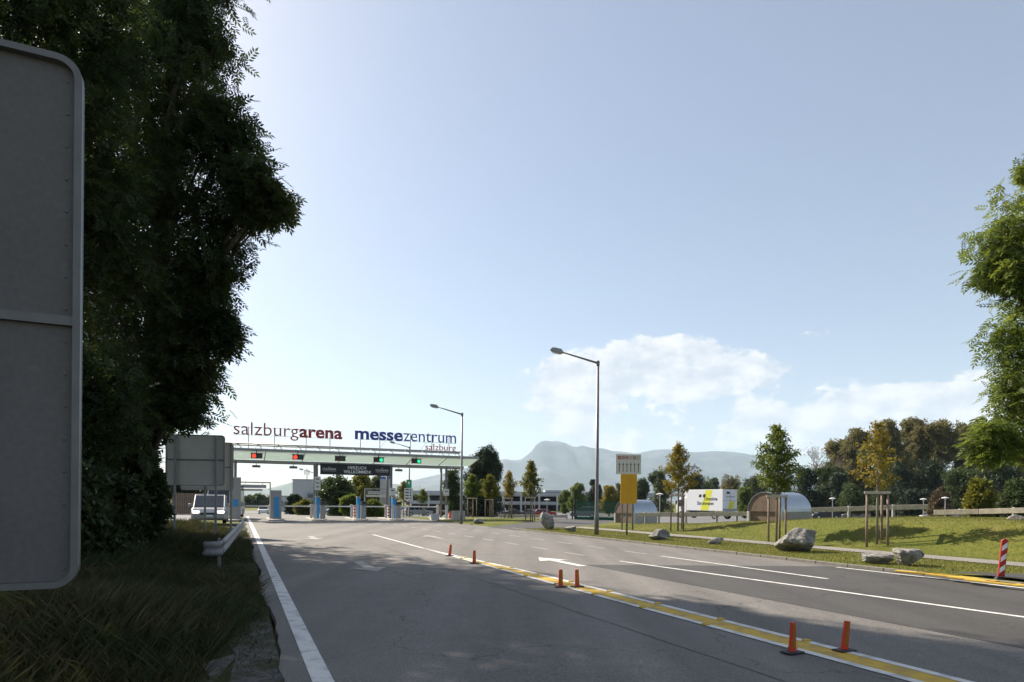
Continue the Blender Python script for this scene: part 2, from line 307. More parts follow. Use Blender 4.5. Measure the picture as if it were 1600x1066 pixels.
# ------------------------------------------------------------------ terrain
def zb(y): return float(np.interp(y, [58, 130, 210], [0, -1.5, -2.0]))
def ss(a): a = min(1, max(0, a)); return a*a*(3-2*a)
DRIVE = [XY(*p) for p in [(32.3, 14.0), (36.6, 14.0), (44, 20), (54, 27), (51, 33.5), (40, 24.5), (34.6, 19.2), (32.6, 17.6)]]
def inpoly(x, y, P):
    c = False; j = len(P)-1
    for i in range(len(P)):
        if (P[i][1] > y) != (P[j][1] > y) and x < (P[j][0]-P[i][0])*(y-P[i][1])/(P[j][1]-P[i][1])+P[i][0]: c = not c
        j = i
    return c
def zst(s, t):
    x, y = XY(s, t); b = zb(y)
    if s > 120 or s < -60 or abs(t) > 90: return b-.05
    if t < .42: return b-.02+.10*ss((-t-.5)/3)+.03*sin(s*1.7+t)*sin(t*2.3) if t < .1 else b-.03
    if t < 14.23: return b-.15
    if inpoly(x, y, DRIVE): return b-.04
    z = .06+.04*ss((t-14.4)/3)
    hc = float(np.interp(s, [10, 17, 22, 25, 28, 33, 36], [1.1, 1.1, .85, .65, .45, .28, .1])); tr = float(np.interp(s, [15, 17.7, 22, 25, 28.3, 33, 36], [28.2, 28.5, 30, 27.5, 26.7, 23.5, 23]))
    if t > 18.9: z += (hc-.1)*ss((t-18.9)/4.1)
    if t > 18.9: z += .03*sin(s*1.1+2)*sin(t*1.3)*ss((t-18.9)/2)
    if t > tr+.6: k = ss((t-tr-.6)/6); z = z*(1-k)+(b-.05)*k
    return z+b*(0 if t < 30 else 0) if y < 58 else max(z*ss((75-y)/17), 0)+b-.03
def rngs(*segs):
    o = []
    for a, b, d in segs: o += list(np.arange(a, b-1e-6, d))
    return o
far = [120, 160, 220, 320, 500, 800, 1300, 2200, 4000, 7000, 12500]
tl_ = [-v for v in far[::-1]]+rngs((-90, -40, 5), (-40, -8, 2), (-8, 0, .5))+[.1, .42, .45, 5, 10, 14.0, 14.22, 14.34]+rngs((14.7, 34, .5), (34, 60, 1.5), (60, 100, 5))+far
sl_ = [-v for v in far[::-1]]+rngs((-60, -6, 4), (-6, 62, .75), (62, 118, 3))+far
vs = [(*XY(s, t), zst(s, t)) for s in sl_ for t in tl_]; nt_ = len(tl_)
ter = MB(); ter.add(vs, [(i*nt_+j, i*nt_+j+1, (i+1)*nt_+j+1, (i+1)*nt_+j) for i in range(len(sl_)-1) for j in range(nt_-1)])
tag(ter.build('ground', M['grass'], smooth=True, recalc=False), kind='structure')

def sheet(name, m, s0, s1, t0, t1, dz, ds=3., parent=None, kind='structure', jitter=0.):
    """a strip of road laid in road coordinates; t0, t1 may be functions of s"""
    f0 = t0 if callable(t0) else (lambda s: t0); f1 = t1 if callable(t1) else (lambda s: t1)
    n = max(1, int(abs(s1-s0)/ds)); vs = []
    for i in range(n+1):
        s = s0+(s1-s0)*i/n; j = jitter*(random.random()-.5)
        for t in (f0(s)+j, f1(s)): x, y = XY(s, t); vs.append((x, y, zb(y)+dz))
    b = MB(); b.add(vs, [(2*i, 2*i+1, 2*i+3, 2*i+2) for i in range(n)]); o = b.build(name, m, parent, recalc=False)
    if kind: o['kind'] = kind
    return o
# road body with a broken left edge that has a little thickness
n = 260; vs = []; fs = []
for i in range(n+1):
    s = -14+i*104/n; e = .40+.05*(random.random()-.5)+.05*sin(s*.9)
    for t, dz in ((e-.015, -.06), (e, 0.), (7.3, .03), (14.23, 0.)):
        x, y = XY(s, t); vs.append((x, y, zb(y)+dz))
fs = [(4*i+k, 4*i+k+1, 4*i+k+5, 4*i+k+4) for i in range(n) for k in range(3)]
b = MB(); b.add(vs, fs); road = tag(b.build('road', M['asphalt'], recalc=False), kind='structure')
def rz_(t): return .03*(1-abs(t-7.3)/6.95)           # camber of the road
def zr(t): return rz_(min(14.23, max(.4, t)))
def strip(name, m, s0, s1, t0, t1, up=.004, parent=None, ds=1.):
    f0 = t0 if callable(t0) else (lambda s: t0); f1 = t1 if callable(t1) else (lambda s: t1)
    n = max(1, int(abs(s1-s0)/ds)); vs = []
    for i in range(n+1):
        s = s0+(s1-s0)*i/n
        for t in (f0(s), f1(s)): x, y = XY(s, t); vs.append((x, y, zb(y)+zr(t)+up))
    b = MB(); b.add(vs, [(2*i, 2*i+1, 2*i+3, 2*i+2) for i in range(n)]); o = b.build(name, m, parent, recalc=False); o['kind'] = 'structure'; return o
# darker patch of newer asphalt
pa = gnd(912, 884.5); pb = gnd(1295, 886.5); sa, sb = ST(pa.x, pa.y)[0], ST(pb.x, pb.y)[0]
vs = []; n = 30
for i in range(n+1):
    for k, t in enumerate((7.95, 9.5, 11, 12.6, 14.22)):
        top = sa+(sb-sa)*(t-7.95)/6.27; s = -14+(top+14)*i/n; x, y = XY(s, t); vs.append((x, y, zr(t)+.004))
b = MB(); b.add(vs, [(5*i+k, 5*i+k+1, 5*i+k+6, 5*i+k+5) for i in range(n) for k in range(4)]); tag(b.build('road_patch', M['asphalt_new'], recalc=False), kind='structure')
# markings
strip('edge_line', M['white'], -14, 62, .60, .78)
strip('edge_line', M['white'], -14, sb-.1, lambda s: 13.72+max(0, (14-s))*.03, lambda s: 13.84+max(0, (14-s))*.03, .008)
strip('lane_line', M['white'], -14, sa+.6, lambda s: 9.27+max(0, 14.5-s)*.10, lambda s: 9.39+max(0, 14.5-s)*.10, .008)
strip('lane_line', M['white'], 9.8, 15.6, 11.38, 11.5, .008)
for row, s1 in ((9.3, 48), (11.5, 48), (6.9, 0)):
    s = 16.4
    while s < s1:
        strip('lane_dash', M['wornwhite'], s, s+1.25, row-.06, row+.06); s += 2.4
TAPER = lambda s: .12+.40*ss((20.5-s)/9.)
strip('median_line', M['white'], -14, 29, 5.5, 5.61, .008)
strip('median_line', M['white'], -14, 20.5, lambda s: 5.5+TAPER(s)-.11, lambda s: 5.5+TAPER(s), .008)
strip('median_band', M['yellow'], -14, 19.2, 5.6, lambda s: 5.5+TAPER(s)-.10)
strip('tar_seam', M['tar'], -14, 24, lambda s: 4.46+.012*sin(s*3), lambda s: 4.478+.012*sin(s*3+.4))
strip('tar_seam', M['tar'], 20, 50, lambda s: 7.1+.02*sin(s*2), lambda s: 7.118+.02*sin(s*2))
def arrow(s, t, dirn, L_=2.3):
    P = [(0, -.12), (L_*.62, -.12), (L_*.62, -.42), (L_, 0), (L_*.62, .42), (L_*.62, .12), (0, .12)]
    vs = []
    for a, c in P: x, y = XY(s+dirn*a, t+c); vs.append((x, y, zr(t+c)+.009))
    b = MB(); b.add(vs, [(0, 1, 5, 6), (1, 2, 3), (1, 3, 5), (3, 4, 5)]); tag(b.build('road_arrow', M['white' if s < 15 else 'wornwhite'], recalc=True), kind='structure')
arrow(16.6, 2.8, -1, 2.5); arrow(28.6, 2.8, -1, 2.6); arrow(13.6, 7.68, 1, 2.5); arrow(25.2, 7.65, 1, 2.5)
# path, driveway, exit road, parking lot
sheet('path', M['pathm'], -14, 33, 17.6, 18.8, .118, 1.)
b = MB(); P = DRIVE; b.add([(x, y, .012) for x, y in P], [(0, 1, 2, 6, 7), (2, 3, 4, 5), (2, 5, 6)]); tag(b.build('driveway', M['asphalt_new'], recalc=True), kind='structure')
b = MB(); b.add([(*XY(s, t), .125) for s, t in [(9.3, 14.5), (8.0, 16.2), (7.2, 17.7), (-6, 17.7), (-6, 14.5)]], [(4, 3, 2, 1, 0)]); tag(b.build('driveway', M['asphalt_new']), kind='structure')
sheet('exit_road', M['lot'], 26, 90, -8.2, -3.2, .11, 3.)
vs = {}; b = MB(); V = []; Fc = []
for i in range(40):
    for j in range(41):
        x = -75+i*5; y = 44+j*4; V.append((x, y, zb(y)+.02))
for i in range(39):
    for j in range(40):
        x = -72.5+i*5; y = 46+j*4; s, t = ST(x, y)
        if (x < 8 and y < 64) or (t < 16 and s < 88): continue
        Fc.append((i*41+j, (i+1)*41+j, (i+1)*41+j+1, i*41+j+1))
b.add(V, Fc); tag(b.build('parking_lot', M['lot'], recalc=False), kind='structure')
b = MB(); b.add([(*XY(s, t), zst(s, t)+.016) for s, t in [(-3, .4), (9.5, .38), (8.9, .12), (8.3, .16), (7.9, -.12), (7.2, -.02), (6.8, -.32), (6.2, -.22), (5.9, -.5), (5.2, -.38), (4.8, -.62), (4.2, -.5), (3.8, -.78), (3, -.7), (2, -1.0), (-3, -.9)]], [tuple(range(16))]); tag(b.build('gravel_shoulder', M['gravel']), kind='structure')
TV = [-14, -11, -8, -6.5, -5, -4, -3, -2.2, -1.5, -1, -.5, -.2, .1, .40]; SV = [-14+i*1.0 for i in range(61)]
b = MB(); b.add([(*XY(s, t), zst(s, t)+(.008 if t < .3 else .012)) for s in SV for t in TV], [(i*14+j, i*14+j+1, (i+1)*14+j+1, (i+1)*14+j) for i in range(60) for j in range(13)]); tag(b.build('verge', M['verge'], smooth=True, recalc=False), kind='structure')
# kerb: single stones
kerb = tag(sheet('kerb', M['kerbm'], 13.6, 32.2, 14.25, 14.34, .03, .5), kind='structure')
ks = MB().box((0, 0, 0), (.13, .97, .14)).build('kerb_stone', M['kerbm'], kerb, bevel=.015); ks.rotation_euler.z = RZ
for i in range(29):
    o = ks if i == 0 else ks.copy()
    if i: C.objects.link(o); o.parent = kerb
    s = 5.2+i*.985 if i > 8 else 5.2+i*.985; x, y = XY(s, 14.29); o.location = (x, y, .0+.012*random.random()); o.rotation_euler.z = RZ+.02*(random.random()-.5)
yk = MB().box((0, 0, 0), (.15, .9, .045)).build('kerb_stone', M['yellow'], kerb, bevel=.012)
for i, (px, py) in enumerate([(1434, 896), (1466, 899), (1492, 902), (1520, 906), (1548, 910.5), (1580, 914)]):
    o = yk if i == 0 else yk.copy()
    if i: C.objects.link(o); o.parent = kerb
    p = gnd(px, py, .09); o.location = (p.x, p.y, .10); o.rotation_euler.z = RZ+.06+(.25 if i == 0 else 0)

# ------------------------------------------------------------------ foliage tools
def rand_rot(n, droop=None):
    q = rng.normal(size=(n, 4)); q /= np.linalg.norm(q, axis=1)[:, None]
    a, b, c, d = q.T
    return np.stack([np.stack([1-2*(c*c+d*d), 2*(b*c-a*d), 2*(b*d+a*c)], -1), np.stack([2*(b*c+a*d), 1-2*(b*b+d*d), 2*(c*d-a*b)], -1), np.stack([2*(b*d-a*c), 2*(c*d+a*b), 1-2*(b*b+c*c)], -1)], 1)
def sprig_rot(n):
    yaw = rng.uniform(0, 2*pi, n); pit = rng.normal(-.35, .45, n); rol = rng.normal(0, .5, n)
    cy, sy, cp, sp_, cr, sr = np.cos(yaw), np.sin(yaw), np.cos(pit), np.sin(pit), np.cos(rol), np.sin(rol)
    X = np.stack([cy*cp, sy*cp, sp_], -1); Yv = np.stack([-sy, cy, 0*cy], -1); Z = np.cross(X, Yv)
    Y2 = Yv*cr[:, None]+Z*sr[:, None]; Z2 = np.cross(X, Y2)
    return np.stack([X, Y2, Z2], -1)
def leaf_quads(specs):
    """specs: (base, direction, side, length, width) -> rhombic leaves, slightly folded"""
    o = []
    for p, d, s, l, wd in specs:
        p, d, s = map(np.array, (p, d, s)); up = np.cross(d, s)
        o += [p, p+d*l*.45+s*wd/2+up*wd*.12, p+d*l, p+d*l*.45-s*wd/2+up*wd*.12]
    return np.array(o, float)
def pinnate(k=4, L_=.3, l=.13, wd=.045):
    sp = []
    for i in range(k):
        x = L_*(i+.6)/k
        for sg in (1, -1): d = np.array([.62, sg*.75, -.12]); d /= np.linalg.norm(d); sp.append(((x, 0, -.15*x*x/L_), d, (d[1], -d[0], 0), l*(1-.1*i/k), wd))
    sp.append(((L_, 0, -.15*L_), (1, 0, -.2), (0, 1, 0), l, wd)); return leaf_quads(sp)
def clump(k=6, r=.5, l=.5, wd=.3, seed=1):
    g = np.random.default_rng(seed); sp = []
    for i in range(k):
        d = g.normal(size=3); d /= np.linalg.norm(d); s = np.cross(d, g.normal(size=3)); s /= np.linalg.norm(s); sp.append((d*r*g.uniform(.1, 1)-d*l*.4, d, s, l*g.uniform(.7, 1.2), wd*g.uniform(.7, 1.2)))
    return leaf_quads(sp)
def leaf_mesh(name, pts, tmpl, m, parent, scale=1., sprig=False):
    pts = np.asarray(pts, float); n = len(pts); R = sprig_rot(n) if sprig else rand_rot(n)
    sc_ = scale*rng.uniform(.7, 1.25, n)
    V = np.einsum('nij,kj->nki', R, tmpl)*sc_[:, None, None]+pts[:, None, :]; V = V.reshape(-1, 3)
    nf = len(V)//4; me = bpy.data.meshes.new(name); me.vertices.add(len(V)); me.vertices.foreach_set('co', V.ravel().astype(np.float32))
    me.loops.add(nf*4); me.loops.foreach_set('vertex_index', np.arange(nf*4, dtype=np.int32)); me.polygons.add(nf)
    me.polygons.foreach_set('loop_start', np.arange(0, nf*4, 4, dtype=np.int32)); me.polygons.foreach_set('loop_total', np.full(nf, 4, np.int32))
    me.materials.append(m); me.update(calc_edges=True); o = bpy.data.objects.new(name, me); C.objects.link(o)
    if parent: o.parent = parent
    return o
def blob_pts(blobs, per, nclump=10, spread=.28):
    """leaf positions in clumps through a set of ellipsoids; blobs = (centre, rx, ry, rz)"""
    out = []
    for c, rx, ry, rz in blobs:
        k = max(3, int(nclump*rx*ry*rz)**1) if nclump < 0 else nclump
        d = rng.normal(size=(k, 3)); d /= np.linalg.norm(d, axis=1)[:, None]; cc_ = d*rng.uniform(.25, 1, (k, 1))**.5
        n = int(per); p = cc_[rng.integers(0, k, n)]+np.clip(rng.normal(size=(n, 3)), -1.6, 1.6)*spread
        out.append(p*np.array([rx, ry, rz])+np.array(c))
    return np.concatenate(out)
def limb(b, p0, p1, r0, r1, sag=.1, n=5):
    p0, p1 = Vector(p0), Vector(p1); L_ = (p1-p0).length
    off = Vector((random.uniform(-1, 1), random.uniform(-1, 1), random.uniform(-.2, .6)))*L_*sag
    b.tube([p0.lerp(p1, i/n)+off*sin(pi*i/n) for i in range(n+1)], [r0+(r1-r0)*i/n for i in range(n+1)], 6)
def tree(name, label, cat, base, blobs, mleaf, tmpl, per, trunk_r, bark='bark', scale=1., sprig=False, group=None, nclump=10, spread=.28, fork=.35, limbs=True):
    base = Vector(base); t = thing(name, base, 0, label, cat, group); top = max(c[2] for c, *_ in blobs); b = MB()
    zc = min(c[2] for c, *_ in blobs); cx = sum(c[0] for c, *_ in blobs)/len(blobs); cy = sum(c[1] for c, *_ in blobs)/len(blobs); h = top-base.z
    tp = [Vector((0, 0, -.15)), Vector((.1*trunk_r, 0, h*.2)), Vector(((cx-base.x)*.4, (cy-base.y)*.4, h*.5)), Vector(((cx-base.x)*.7, (cy-base.y)*.7, h*.8)), Vector((cx-base.x, cy-base.y, h))]
    b.tube(tp, [trunk_r*1.25, trunk_r, trunk_r*.75, trunk_r*.4, trunk_r*.1], 8)
    if limbs:
        for c, rx, ry, rz in blobs:
            q = Vector(c)-base; k = min(.8, max(.12, (q.z*.6)/max(h, .1))); st_ = k*4; i = min(3, int(st_)); p0 = tp[i].lerp(tp[i+1], st_-i)
            limb(b, p0, q, trunk_r*.42, trunk_r*.06)
            for _ in range(3): limb(b, p0.lerp(q, random.uniform(.4, .8)), q+Vector((random.uniform(-1, 1)*rx, random.uniform(-1, 1)*ry, random.uniform(-.6, .8)*rz))*.8, trunk_r*.16, trunk_r*.03)
    b.build('trunk', M[bark], t, smooth=True)
    pts = blob_pts([(Vector(c)-base, rx, ry, rz) for c, rx, ry, rz in blobs], per, nclump, spread)
    leaf_mesh('crown', pts, tmpl, M[mleaf], t, scale, sprig); return t

# ------------------------------------------------------------------ big trees on the left
def pb_(px, py, r, Y, ry=None): c = at(px, py, Y); k = r*Y/1000; return ((c.x, c.y, c.z), k, (ry or k), k)
PIN = pinnate(4, .34, .16, .058)
A = [pb_(*q) for q in [(316, 20, 68, 18.5), (275, 120, 72, 18.5), (342, 205, 48, 18), (285, 290, 85, 18.5), (375, 305, 58, 18), (416, 312, 30, 17.6), (318, 385, 62, 18), (292, 470, 58, 18.5), (338, 515, 28, 18),
     (285, 560, 50, 18.5), (290, 625, 42, 18.5), (210, 30, 95, 19.5), (200, 190, 95, 19.5), (205, 350, 95, 19.5), (200, 500, 95, 19.5), (215, 620, 75, 19.5), (260, -110, 110, 19), (290, -60, 60, 18.5)]]
tree('ash_tree', 'tall dark ash tree overhanging the road verge behind the signs', 'tree', (-11.0, 19.2, .05), A, 'ash', PIN, 980, .3, sprig=True, nclump=14, spread=.3)
B = [pb_(*q) for q in [(110, 40, 110, 14.5), (60, -60, 110, 14), (130, 200, 90, 15), (60, 300, 110, 14.5), (140, 420, 90, 15), (60, 560, 110, 14.5), (150, 640, 80, 15.5), (-120, 200, 160, 13), (-120, 480, 150, 13), (-150, -60, 150, 13)]]
tree('ash_tree', 'dark ash tree behind the large near sign panel', 'tree', (-11.4, 13.6, .05), B, 'ash', PIN, 1000, .26, sprig=True, nclump=14, spread=.3)
D = [pb_(*q) for q in [(110, 120, 90, 26), (160, 280, 90, 26), (165, 430, 105, 26), (235, 565, 80, 25), (150, 640, 110, 26), (60, 300, 140, 26), (60, 600, 140, 26)]]
tree('ash_tree', 'further ash tree filling the gap behind the front tree', 'tree', (-16.5, 26.5, .05), D, 'ash', PIN, 800, .28, scale=1.5, sprig=True, nclump=12, spread=.32)
BU = clump(7, .16, .16, .08, 3)
for q, lab in [((135, 765, 85, 15.5), 'dense dark shrub under the front ash tree, left of the others'), ((190, 735, 46, 17), 'dark rounded shrub beside the small sign pair'), ((80, 800, 95, 13), 'dark shrub behind the lower edge of the near sign'),
               ((196, 795, 36, 17), 'low dark bush at the foot of the shrubs by the guard rail'), ((228, 750, 26, 17), 'dark bush touching the left post of the two-post sign'), ((228, 800, 25, 17), 'low weedy bush before the two-post sign'), ((165, 695, 60, 18.5), 'tall dark shrub growing up into the ash crown')]:
    c, r, _, _ = pb_(*q); r2 = r
    bl = [((c[0]+random.uniform(-.4, .4)*r, c[1]+random.uniform(-.3, .5)*r, c[2]+random.uniform(-.45, .3)*r), r*.62, r*.62, r*.6) for _ in range(6)]+[((c[0], c[1], max(.4, c[2]-r*.8)), r*.7, r*.7, r*.6)]
    tree('shrub', lab, 'shrub', (c[0], c[1], zst(*ST(c[0], c[1]))), bl, 'bush', BU, 900, .06, nclump=10, spread=.3, group=None)
for (x, y, h), lab in (((-12.5, 4.5, 13), 'unseen ash tree added beside the near sign to shade the road'), ((-11.5, -4, 14), 'unseen ash tree added behind the near sign to shade the road'), ((-14, -12, 14), 'last unseen ash tree added at the back of the row for shade')):  # out-of-view trees added to block sky and darken the near road
    bl = [((x+random.uniform(-1.8, 1.8), y+random.uniform(-2, 2), random.uniform(3.5, h-1.5)), 2., 2., 1.9) for _ in range(12)]
    tree('ash_tree', lab, 'tree', (x, y, .05), bl, 'ash', PIN, 420, .25, scale=1.5, sprig=True, nclump=12, spread=.32)
# right-hand ash
R_ = [pb_(q[0]+18, *q[1:]) for q in [(1575, 380, 55, 21), (1640, 300, 70, 21.5), (1545, 420, 32, 21), (1620, 460, 70, 21), (1585, 540, 52, 21), (1660, 580, 80, 21.5), (1590, 620, 45, 21), (1610, 680, 60, 21), (1535, 690, 28, 20.5), (1700, 400, 110, 22), (1760, 560, 120, 22), (1720, 250, 80, 22), (1600, 262, 14, 21)]]
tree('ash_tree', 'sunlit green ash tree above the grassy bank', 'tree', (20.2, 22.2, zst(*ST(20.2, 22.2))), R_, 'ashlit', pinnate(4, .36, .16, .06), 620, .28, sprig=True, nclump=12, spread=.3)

# verge grass: too many blades to count
def blades(name, n, fs, h0, h1, wd, m, lean=.5):
    P = []
    while len(P) < n:
        s, t, k = fs()
        if k <= 0: continue
        x, y = XY(s, t); P.append((x, y, zst(s, t), k))
    P = np.array(P); h = rng.uniform(h0, h1, n)*P[:, 3]; a = rng.uniform(0, 2*pi, n); le = rng.normal(0, lean, (n, 2))*h[:, None]; wv = wd*rng.uniform(.6, 1.4, n)
    dx = np.cos(a)*wv/2; dy = np.sin(a)*wv/2; B_ = P[:, :3]-np.array([0, 0, .02])
    V = np.zeros((n, 4, 3)); V[:, 0] = B_+np.c_[dx, dy, 0*dx]; V[:, 1] = B_-np.c_[dx, dy, 0*dx]
    V[:, 2] = B_+np.c_[le*.5-np.c_[dx, dy]*.6, h*.58]; V[:, 3] = B_+np.c_[le, h]
    V = V.reshape(-1, 3); me = bpy.data.meshes.new(name); me.vertices.add(len(V)); me.vertices.foreach_set('co', V.ravel().astype(np.float32))
    me.loops.add(n*4); me.loops.foreach_set('vertex_index', np.arange(n*4, dtype=np.int32)); me.polygons.add(n)
    me.polygons.foreach_set('loop_start', np.arange(0, n*4, 4, dtype=np.int32)); me.polygons.foreach_set('loop_total', np.full(n, 4, np.int32))
    me.materials.append(m); me.update(calc_edges=True); o = bpy.data.objects.new(name, me); C.objects.link(o); return o
def f_verge():
    s = random.uniform(.5, 34); t = .36-abs(random.gauss(0, 3.4))
    if t < -9: return 0, 0, 0
    k = 1.
    if s < 9 and t > -1.15+.13*s*(s > 3): k = .35 if random.random() < .4 else 0
    if t > -.1 and s > 9: k = .55
    k *= .55+.45*min(1, max(0, (-t-.3)/2.)); k *= .6+.5*(sin(s*.8+1)*sin(t*.9+s*.3)+.5)
    return s, t, k
tag(blades('verge_grass', 150000, f_verge, .14, .58, .010, M['blade'], .55), 'dark unmown grass and dry stalks on the left verge', 'grass', kind='stuff')
def f_lawn():
    s = random.uniform(2, 33); t = random.uniform(14.36, 27) if random.random() < .75 else random.uniform(14.36, 17.5)
    if 17.55 < t < 18.85 or (s < 9.3-.6*(t-14.5) and t < 17.8): return 0, 0, 0
    return s, t, .6+.4*random.random()
tag(blades('lawn_grass', 110000, f_lawn, .04, .11, .014, M['lawnblade'], .5), 'sunlit mown grass on the strip and bank by the footpath', 'grass', kind='stuff')

# ------------------------------------------------------------------ near sign (seen from behind) and the pair further on
def sign_back(name, label, c, wd, ht, rz, rows, posts, post_h, rim=.035, rad=.12, post_r=.04, brackets=True, m='signback'):
    """back of a sheet-metal traffic sign; c = bottom-right corner on the back plane, local x runs right to left"""
    t = thing(name, (c[0], c[1], 0), rz, label, 'traffic sign'); zbot = c[2]
    def rounded(x0, x1, z0, z1, r, cs):
        o = []
        for (cx, cz, a0, on) in ((x1-r, z0+r, -90, cs[0]), (x1-r, z1-r, 0, cs[1]), (x0+r, z1-r, 90, cs[2]), (x0+r, z0+r, 180, cs[3])):
            if on: o += [(cx+r*cos(radians(a0+i*15)), cz+r*sin(radians(a0+i*15))) for i in range(7)]
            else: o.append((cx+r*(1 if a0 in (-90, 0) else -1), cz+r*(1 if a0 in (0, 90) else -1)))
        return o
    z = zbot
    for i, h in enumerate(rows):
        top = i == len(rows)-1; bot = i == 0
        P = rounded(-wd, 0, z+(.004 if not bot else 0), z+h-(.004 if not top else 0), rad, (bot, top, top, bot))
        b = MB(); b.prism(P, 0, .02, lambda x, q, h_: (x, h_, q)); b.build('panel', M[m], t)
        if not top: box('seam_profile', M['signrim'], t, (-wd/2, -.018, z+h), (wd-.06, .03, .05))
        z += h
    O = rounded(-wd, 0, zbot, zbot+ht, rad, (1, 1, 1, 1)); I = rounded(-wd+rim, -rim, zbot+rim, zbot+ht-rim, max(.01, rad-rim), (1, 1, 1, 1)); n = len(O)
    b = MB(); V = [(x, y, q) for y in (-.045, .026) for P in (O, I) for x, q in P]
    b.add(V, [(i, (i+1) % n, n+(i+1) % n, n+i) for i in range(n)]+[(2*n+i, 3*n+i, 3*n+(i+1) % n, 2*n+(i+1) % n) for i in range(n)]+[(i, 2*n+i, 2*n+(i+1) % n, (i+1) % n) for i in range(n)]+[(n+i, n+(i+1) % n, 3*n+(i+1) % n, 3*n+i) for i in range(n)])
    b.build('rim', M['signrim'], t)
    for px in posts:
        MB().tube([(px, -.045-post_r, -.3), (px, -.045-post_r, zbot+post_h)], post_r, 12).build('post', M['galv'], t, smooth=False)
        if brackets:
            for q in (zbot+.06, zbot+ht*.5+.02, zbot+ht-.06): box('clamp', M['signrim'], t, (px, -.055, q), (post_r*4.5, .03, .07), bevel=.006)
    return t
nr = at(124, 917, 3.5)
sign_back('traffic_sign', 'large grey back of a two-panel traffic sign close by the verge', (nr.x, nr.y, nr.z), 2.3, 2.86, RZ*1.06, (1.44, 1.42), (-.53, -1.85), 2.8)
ns_ = bpy.data.objects['traffic_sign']; rv = None
for i in range(16):
    for x in (-.075, -.42):
        o = MB().lathe([(.009, 0), (.008, .004), (.003, .006)], 8).build('rivet', M['signrim'], ns_) if rv is None else rv.copy()
        if rv is not None: C.objects.link(o); o.parent = ns_
        rv = rv or o; o.rotation_euler = (radians(90), 0, 0); o.location = (x, -.001, nr.z+.10+i*.176)
s2 = at(351, 759.5, 24.5)
sign_back('traffic_sign', 'grey back of a road sign on two posts before the gate', (s2.x, s2.y, s2.z), 2.08, 1.93, RZ*.5, (.98, .95), (-.29, -1.73), 1.9, rim=.02, post_r=.045, brackets=False, m='signback2')
s3 = at(364.5, 767, 27.5)
sign_back('traffic_sign', 'plain grey sign back standing just behind the two-post sign', (s3.x, s3.y, s3.z), 2.1, 2.03, RZ*.5, (1.0, 1.03), (-1.1, -.06), 2.0, rim=.02, post_r=.045, brackets=False, m='signback2')

# guard rail on the left verge
t = thing('guard_rail', (0, 0, 0), 0, 'galvanised crash barrier with turned-down end on the left verge', 'guard rail')
ga = at(346, 849, 13.3); gb = at(380, 816, 26.5)
prof = [(-.02, .155), (.03, .13), (.06, .09), (.02, .04), (.005, 0), (.02, -.04), (.06, -.09), (.03, -.13), (-.02, -.155)]
def rail_at(k): p = ga.lerp(gb, k); return Vector((p.x, p.y, .56))
dv = (gb-ga); dv.z = 0; dv.normalize(); sv = Vector((dv.y, -dv.x, 0))
b = MB(); n = 14; P = []
for i in range(n+1):
    c = rail_at(i/n)
    P += [c+sv*(a)+Vector((0, 0, q)) for a, q in prof]
m_ = len(prof); b.add(P, [(i*m_+k, i*m_+k+1, (i+1)*m_+k+1, (i+1)*m_+k) for i in range(n) for k in range(m_-1)])
o = b.build('rail', M['galv'], t, smooth=True); md = o.modifiers.new('thick', 'SOLIDIFY'); md.thickness = .004
b = MB(); c0 = rail_at(0); P = []
for i in range(9):                                    # rounded end piece curling away from the road
    a = radians(i*22); c = c0-dv*(.16*sin(a))-sv*(.16*(1-cos(a)))
    P += [c+(sv*cos(a)-dv*sin(a))*x*.6+Vector((0, 0, q)) for x, q in prof]
b.add(P, [(i*m_+k, i*m_+k+1, (i+1)*m_+k+1, (i+1)*m_+k) for i in range(8) for k in range(m_-1)])
o = b.build('end_piece', M['galv'], t, smooth=True); md = o.modifiers.new('thick', 'SOLIDIFY'); md.thickness = .006
for k in (.06, .36, .66, .96):
    c = rail_at(k)-sv*.09; box('post', M['galv'], t, (c.x, c.y, .3), (.06, .12, .85), rz=atan2(sv.y, sv.x))

# ------------------------------------------------------------------ the gate
gp = at(367, 813.5, 47); G = (gp.x, gp.y, 0)
def gx(px, yl=0.):                                     # local x on the gate line under a pixel column
    u = (px-800)/F; x0 = G[0]-SA*yl; y0 = G[1]+CA*yl; return (u*y0-x0)/(CA-u*SA)
cols = [0., gx(494.5), gx(611), gx(697)]; X0, X1 = gx(350), gx(743)
can = thing('gate_canopy', G, RZ, 'long entrance canopy with sloping green glass over the toll lanes', 'canopy')
for x in cols:
    for y in (0., 1.5):
        MB().tube([(x, y, 0), (x, y, 4.35)], .10, 12).build('column', M['post'], can, smooth=True)
YF, YB = -.75, 1.75
box('front_beam', M['steel'], can, ((X0+X1)/2, YF, 5.18), (X1-X0, .16, .2), bevel=.01)
box('rear_beam', M['post'], can, ((X0+X1-.5)/2, YB, 4.44), (X1-X0-.5, .18, .26), bevel=.01)
box('column_beam', M['steel'], can, ((X0+X1-1)/2, 0, 4.36), (X1-X0-1.2, .12, .12))
npan = 7; pw = (X1-X0)/npan
for i in range(npan+1):
    x = X0+i*pw; a = Vector((x, YF, 5.10)); c = Vector((x, YB, 4.58)); b = MB(); b.tube([a, c], .045, 6); b.build('rib', M['steel'], can)
for i in range(npan):
    x0, x1 = X0+i*pw+.05, X0+(i+1)*pw-.05
    b = MB(); V = [(x, y, z+dz) for dz in (0, .016) for x, y, z in ((x0, YF+.08, 5.12), (x1, YF+.08, 5.12), (x1, YB, 4.60), (x0, YB, 4.60))]
    b.add(V, [(3, 2, 1, 0), (4, 5, 6, 7), (0, 1, 5, 4), (1, 2, 6, 5), (2, 3, 7, 6), (3, 0, 4, 7)]); b.build('glass_pane', M['glass'], can)
